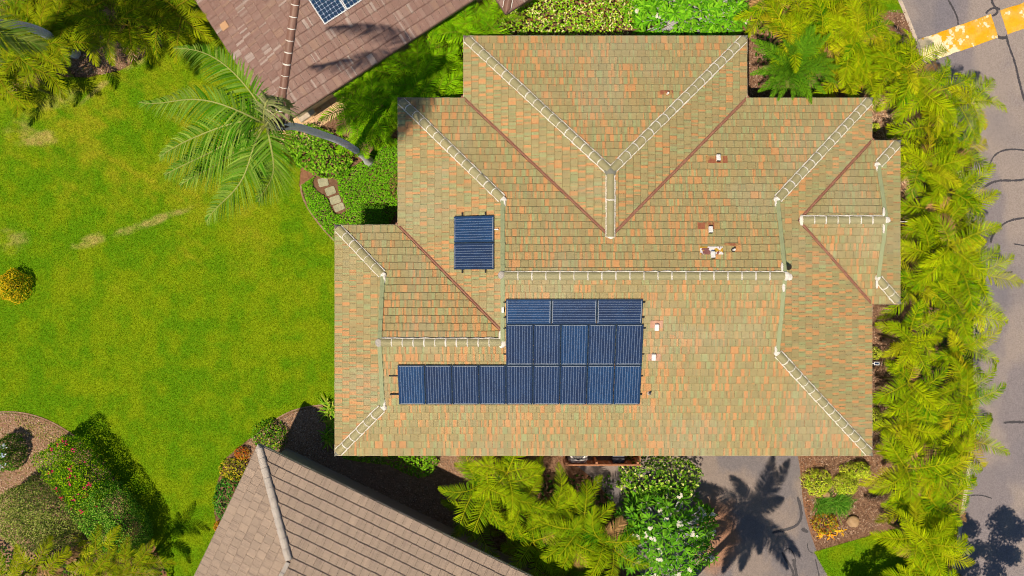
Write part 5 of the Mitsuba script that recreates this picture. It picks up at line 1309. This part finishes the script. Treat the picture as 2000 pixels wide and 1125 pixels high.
def chips(key, polys, n_m2, size, cols, label, seed, mat='leaf', long_=1.6):
    rg = np.random.default_rng(seed); out = []
    for pl in polys:
        poly = pl.intersection(sbox(-22, -12.6, 22, 12.6))
        x0, y0_, x1, y1_ = poly.bounds
        n = int((x1 - x0) * (y1_ - y0_) * n_m2)
        q = np.c_[rg.uniform(x0, x1, n), rg.uniform(y0_, y1_, n)]
        q = q[shapely.contains_xy(poly, q[:, 0], q[:, 1])]; n = len(q)
        a = rg.uniform(0, 6.28, n); s_ = size * rg.uniform(0.5, 1.4, n)
        e_ = np.c_[np.cos(a), np.sin(a), rg.normal(0, 0.25, n)] * (s_ * long_)[:, None] / 2; g_ = np.c_[-np.sin(a), np.cos(a), rg.normal(0, 0.3, n)] * s_[:, None] / 2
        c_ = np.c_[q, 0.012 + s_ * 0.25]; tp = np.c_[0 * a, 0 * a, s_ * 0.35]
        V_ = np.stack([c_ - e_, c_ + g_, c_ + e_, c_ - g_, c_ + tp], 1).reshape(-1, 3)
        f_ = np.arange(n)[:, None] * 5
        F_ = np.vstack([f_ + [0, 3, 4], f_ + [3, 2, 4], f_ + [2, 1, 4], f_ + [1, 0, 4]])
        cc = np.array(cols)[rg.integers(len(cols), size=n)] * rg.uniform(0.7, 1.3, (n, 1))
        out.append((V_, F_, np.repeat(np.clip(cc, 0, 1), 5, 0)))
    v, f, cc = cat(out); k = put(key, (v, f), mat, color=cc); tag(k, label, 'mulch', kind='stuff')
scene['m_chip'] = {'type': 'twosided', 'bsdf': {'type': 'principled', 'base_color': {'type': 'mesh_attribute', 'name': 'vertex_color'}, 'roughness': 0.85, 'specular': 0.2}}
EB = Polygon(Q([(1560, 895), (1570, 985), (1592, 1066), (1700, 1036), (1790, 1000), (1780, 880), (1760, 600), (1835, 560), (1800, 330), (1740, 180), (1700, 185), (1700, 280), (1755, 290), (1755, 600), (1695, 600), (1695, 890)]))
chips('bark_mulch', [EB, Polygon(Q([(1460, 60), (1500, 60), (1500, 190), (1460, 190)])), Polygon(Q([(1700, 20), (1765, 20), (1800, 110), (1740, 120)]))], 260, 0.045, [(0.25, 0.14, 0.09), (0.38, 0.25, 0.17), (0.14, 0.08, 0.05), (0.45, 0.33, 0.25)], 'brown bark mulch in the beds along the right wall', 210, 'chip')
chips('dry_litter', [Polygon(Q([(1700, 195), (1745, 190), (1800, 300), (1800, 470), (1760, 520), (1757, 290), (1700, 270)]))], 130, 0.05, [(0.55, 0.38, 0.24), (0.42, 0.22, 0.12), (0.60, 0.45, 0.32)], 'dry palm litter beside the right gable', 211, 'chip', 4.5)
chips('gravel_stones', [smooth_poly([(655, 792), (605, 797), (560, 812), (520, 838), (480, 870), (600, 960), (760, 1010), (900, 1040), (905, 900), (800, 850)], 60)], 420, 0.035, [(0.30, 0.20, 0.14), (0.48, 0.38, 0.29), (0.2, 0.13, 0.09), (0.40, 0.25, 0.16)], 'loose brown gravel between the taupe house and the tiled house', 212, 'chip')
chips('dry_leaves', [smooth_poly([(-40, 812), (42, 810), (92, 824), (130, 846), (165, 872), (230, 950), (60, 960), (-60, 960)], 60), smooth_poly([(-40, 195), (20, 182), (62, 160), (108, 140), (170, 148), (235, 134), (290, 98), (330, 60), (200, 60), (-60, 100)], 60)], 230, 0.04, [(0.42, 0.28, 0.19), (0.30, 0.18, 0.12), (0.52, 0.40, 0.28), (0.22, 0.20, 0.06)], 'dry leaves and straw on the bare soil at the left', 213, 'chip', 2.4)

# ------------------------------------------------------------------ every palm gets a label of its own
ORD = ['first', 'second', 'third', 'fourth', 'fifth', 'sixth', 'seventh', 'eighth', 'ninth', 'tenth', 'eleventh', 'twelfth', 'thirteenth', 'fourteenth', 'fifteenth', 'sixteenth', 'seventeenth', 'eighteenth', 'nineteenth', 'twentieth', 'twenty first', 'twenty second', 'twenty third', 'twenty fourth']
def order(group, fmt, keyf, split=None):
    ks = [k for k in labels if labels[k].get('group') == group]
    parts = {}
    for k in ks:
        m = np.array(scene[k + '__frond']['to_world'].matrix)[:2, 3]
        parts.setdefault(split(m) if split else '', []).append((keyf(m), k))
    for side, lst in parts.items():
        for n_, (_, k) in enumerate(sorted(lst)):
            labels[k]['label'] = fmt.format(ORD[n_], side)
kx = lambda m: np.interp(m[1], kl[::-1, 1], kl[::-1, 0]) - m[0]
KMED = float(np.median([kx(np.array(scene[k + '__frond']['to_world'].matrix)[:2, 3]) for k in labels if labels[k].get('group') == 'areca palms along the road']))
order('areca palms along the road', '{} areca palm from the top on the {} side of the road hedge', lambda m: -m[1], lambda m: 'kerb' if kx(m) < KMED else 'house')
order('areca palms at the upper right', '{} areca palm from the left in the thicket above the right roof notch', lambda m: m[0])
order('areca palms between the houses', '{} areca palm from the left in the strip between brown and olive roofs', lambda m: m[0])
order('areca palms at the upper left', '{} golden green areca palm from the left in the upper left clump', lambda m: m[0])
order('areca palms at the front', '{} areca palm from the left in the clump below the front eave', lambda m: m[0])
order('palms at the lower left', '{} palm from the left below the clipped shrubs at the lower left', lambda m: m[0])
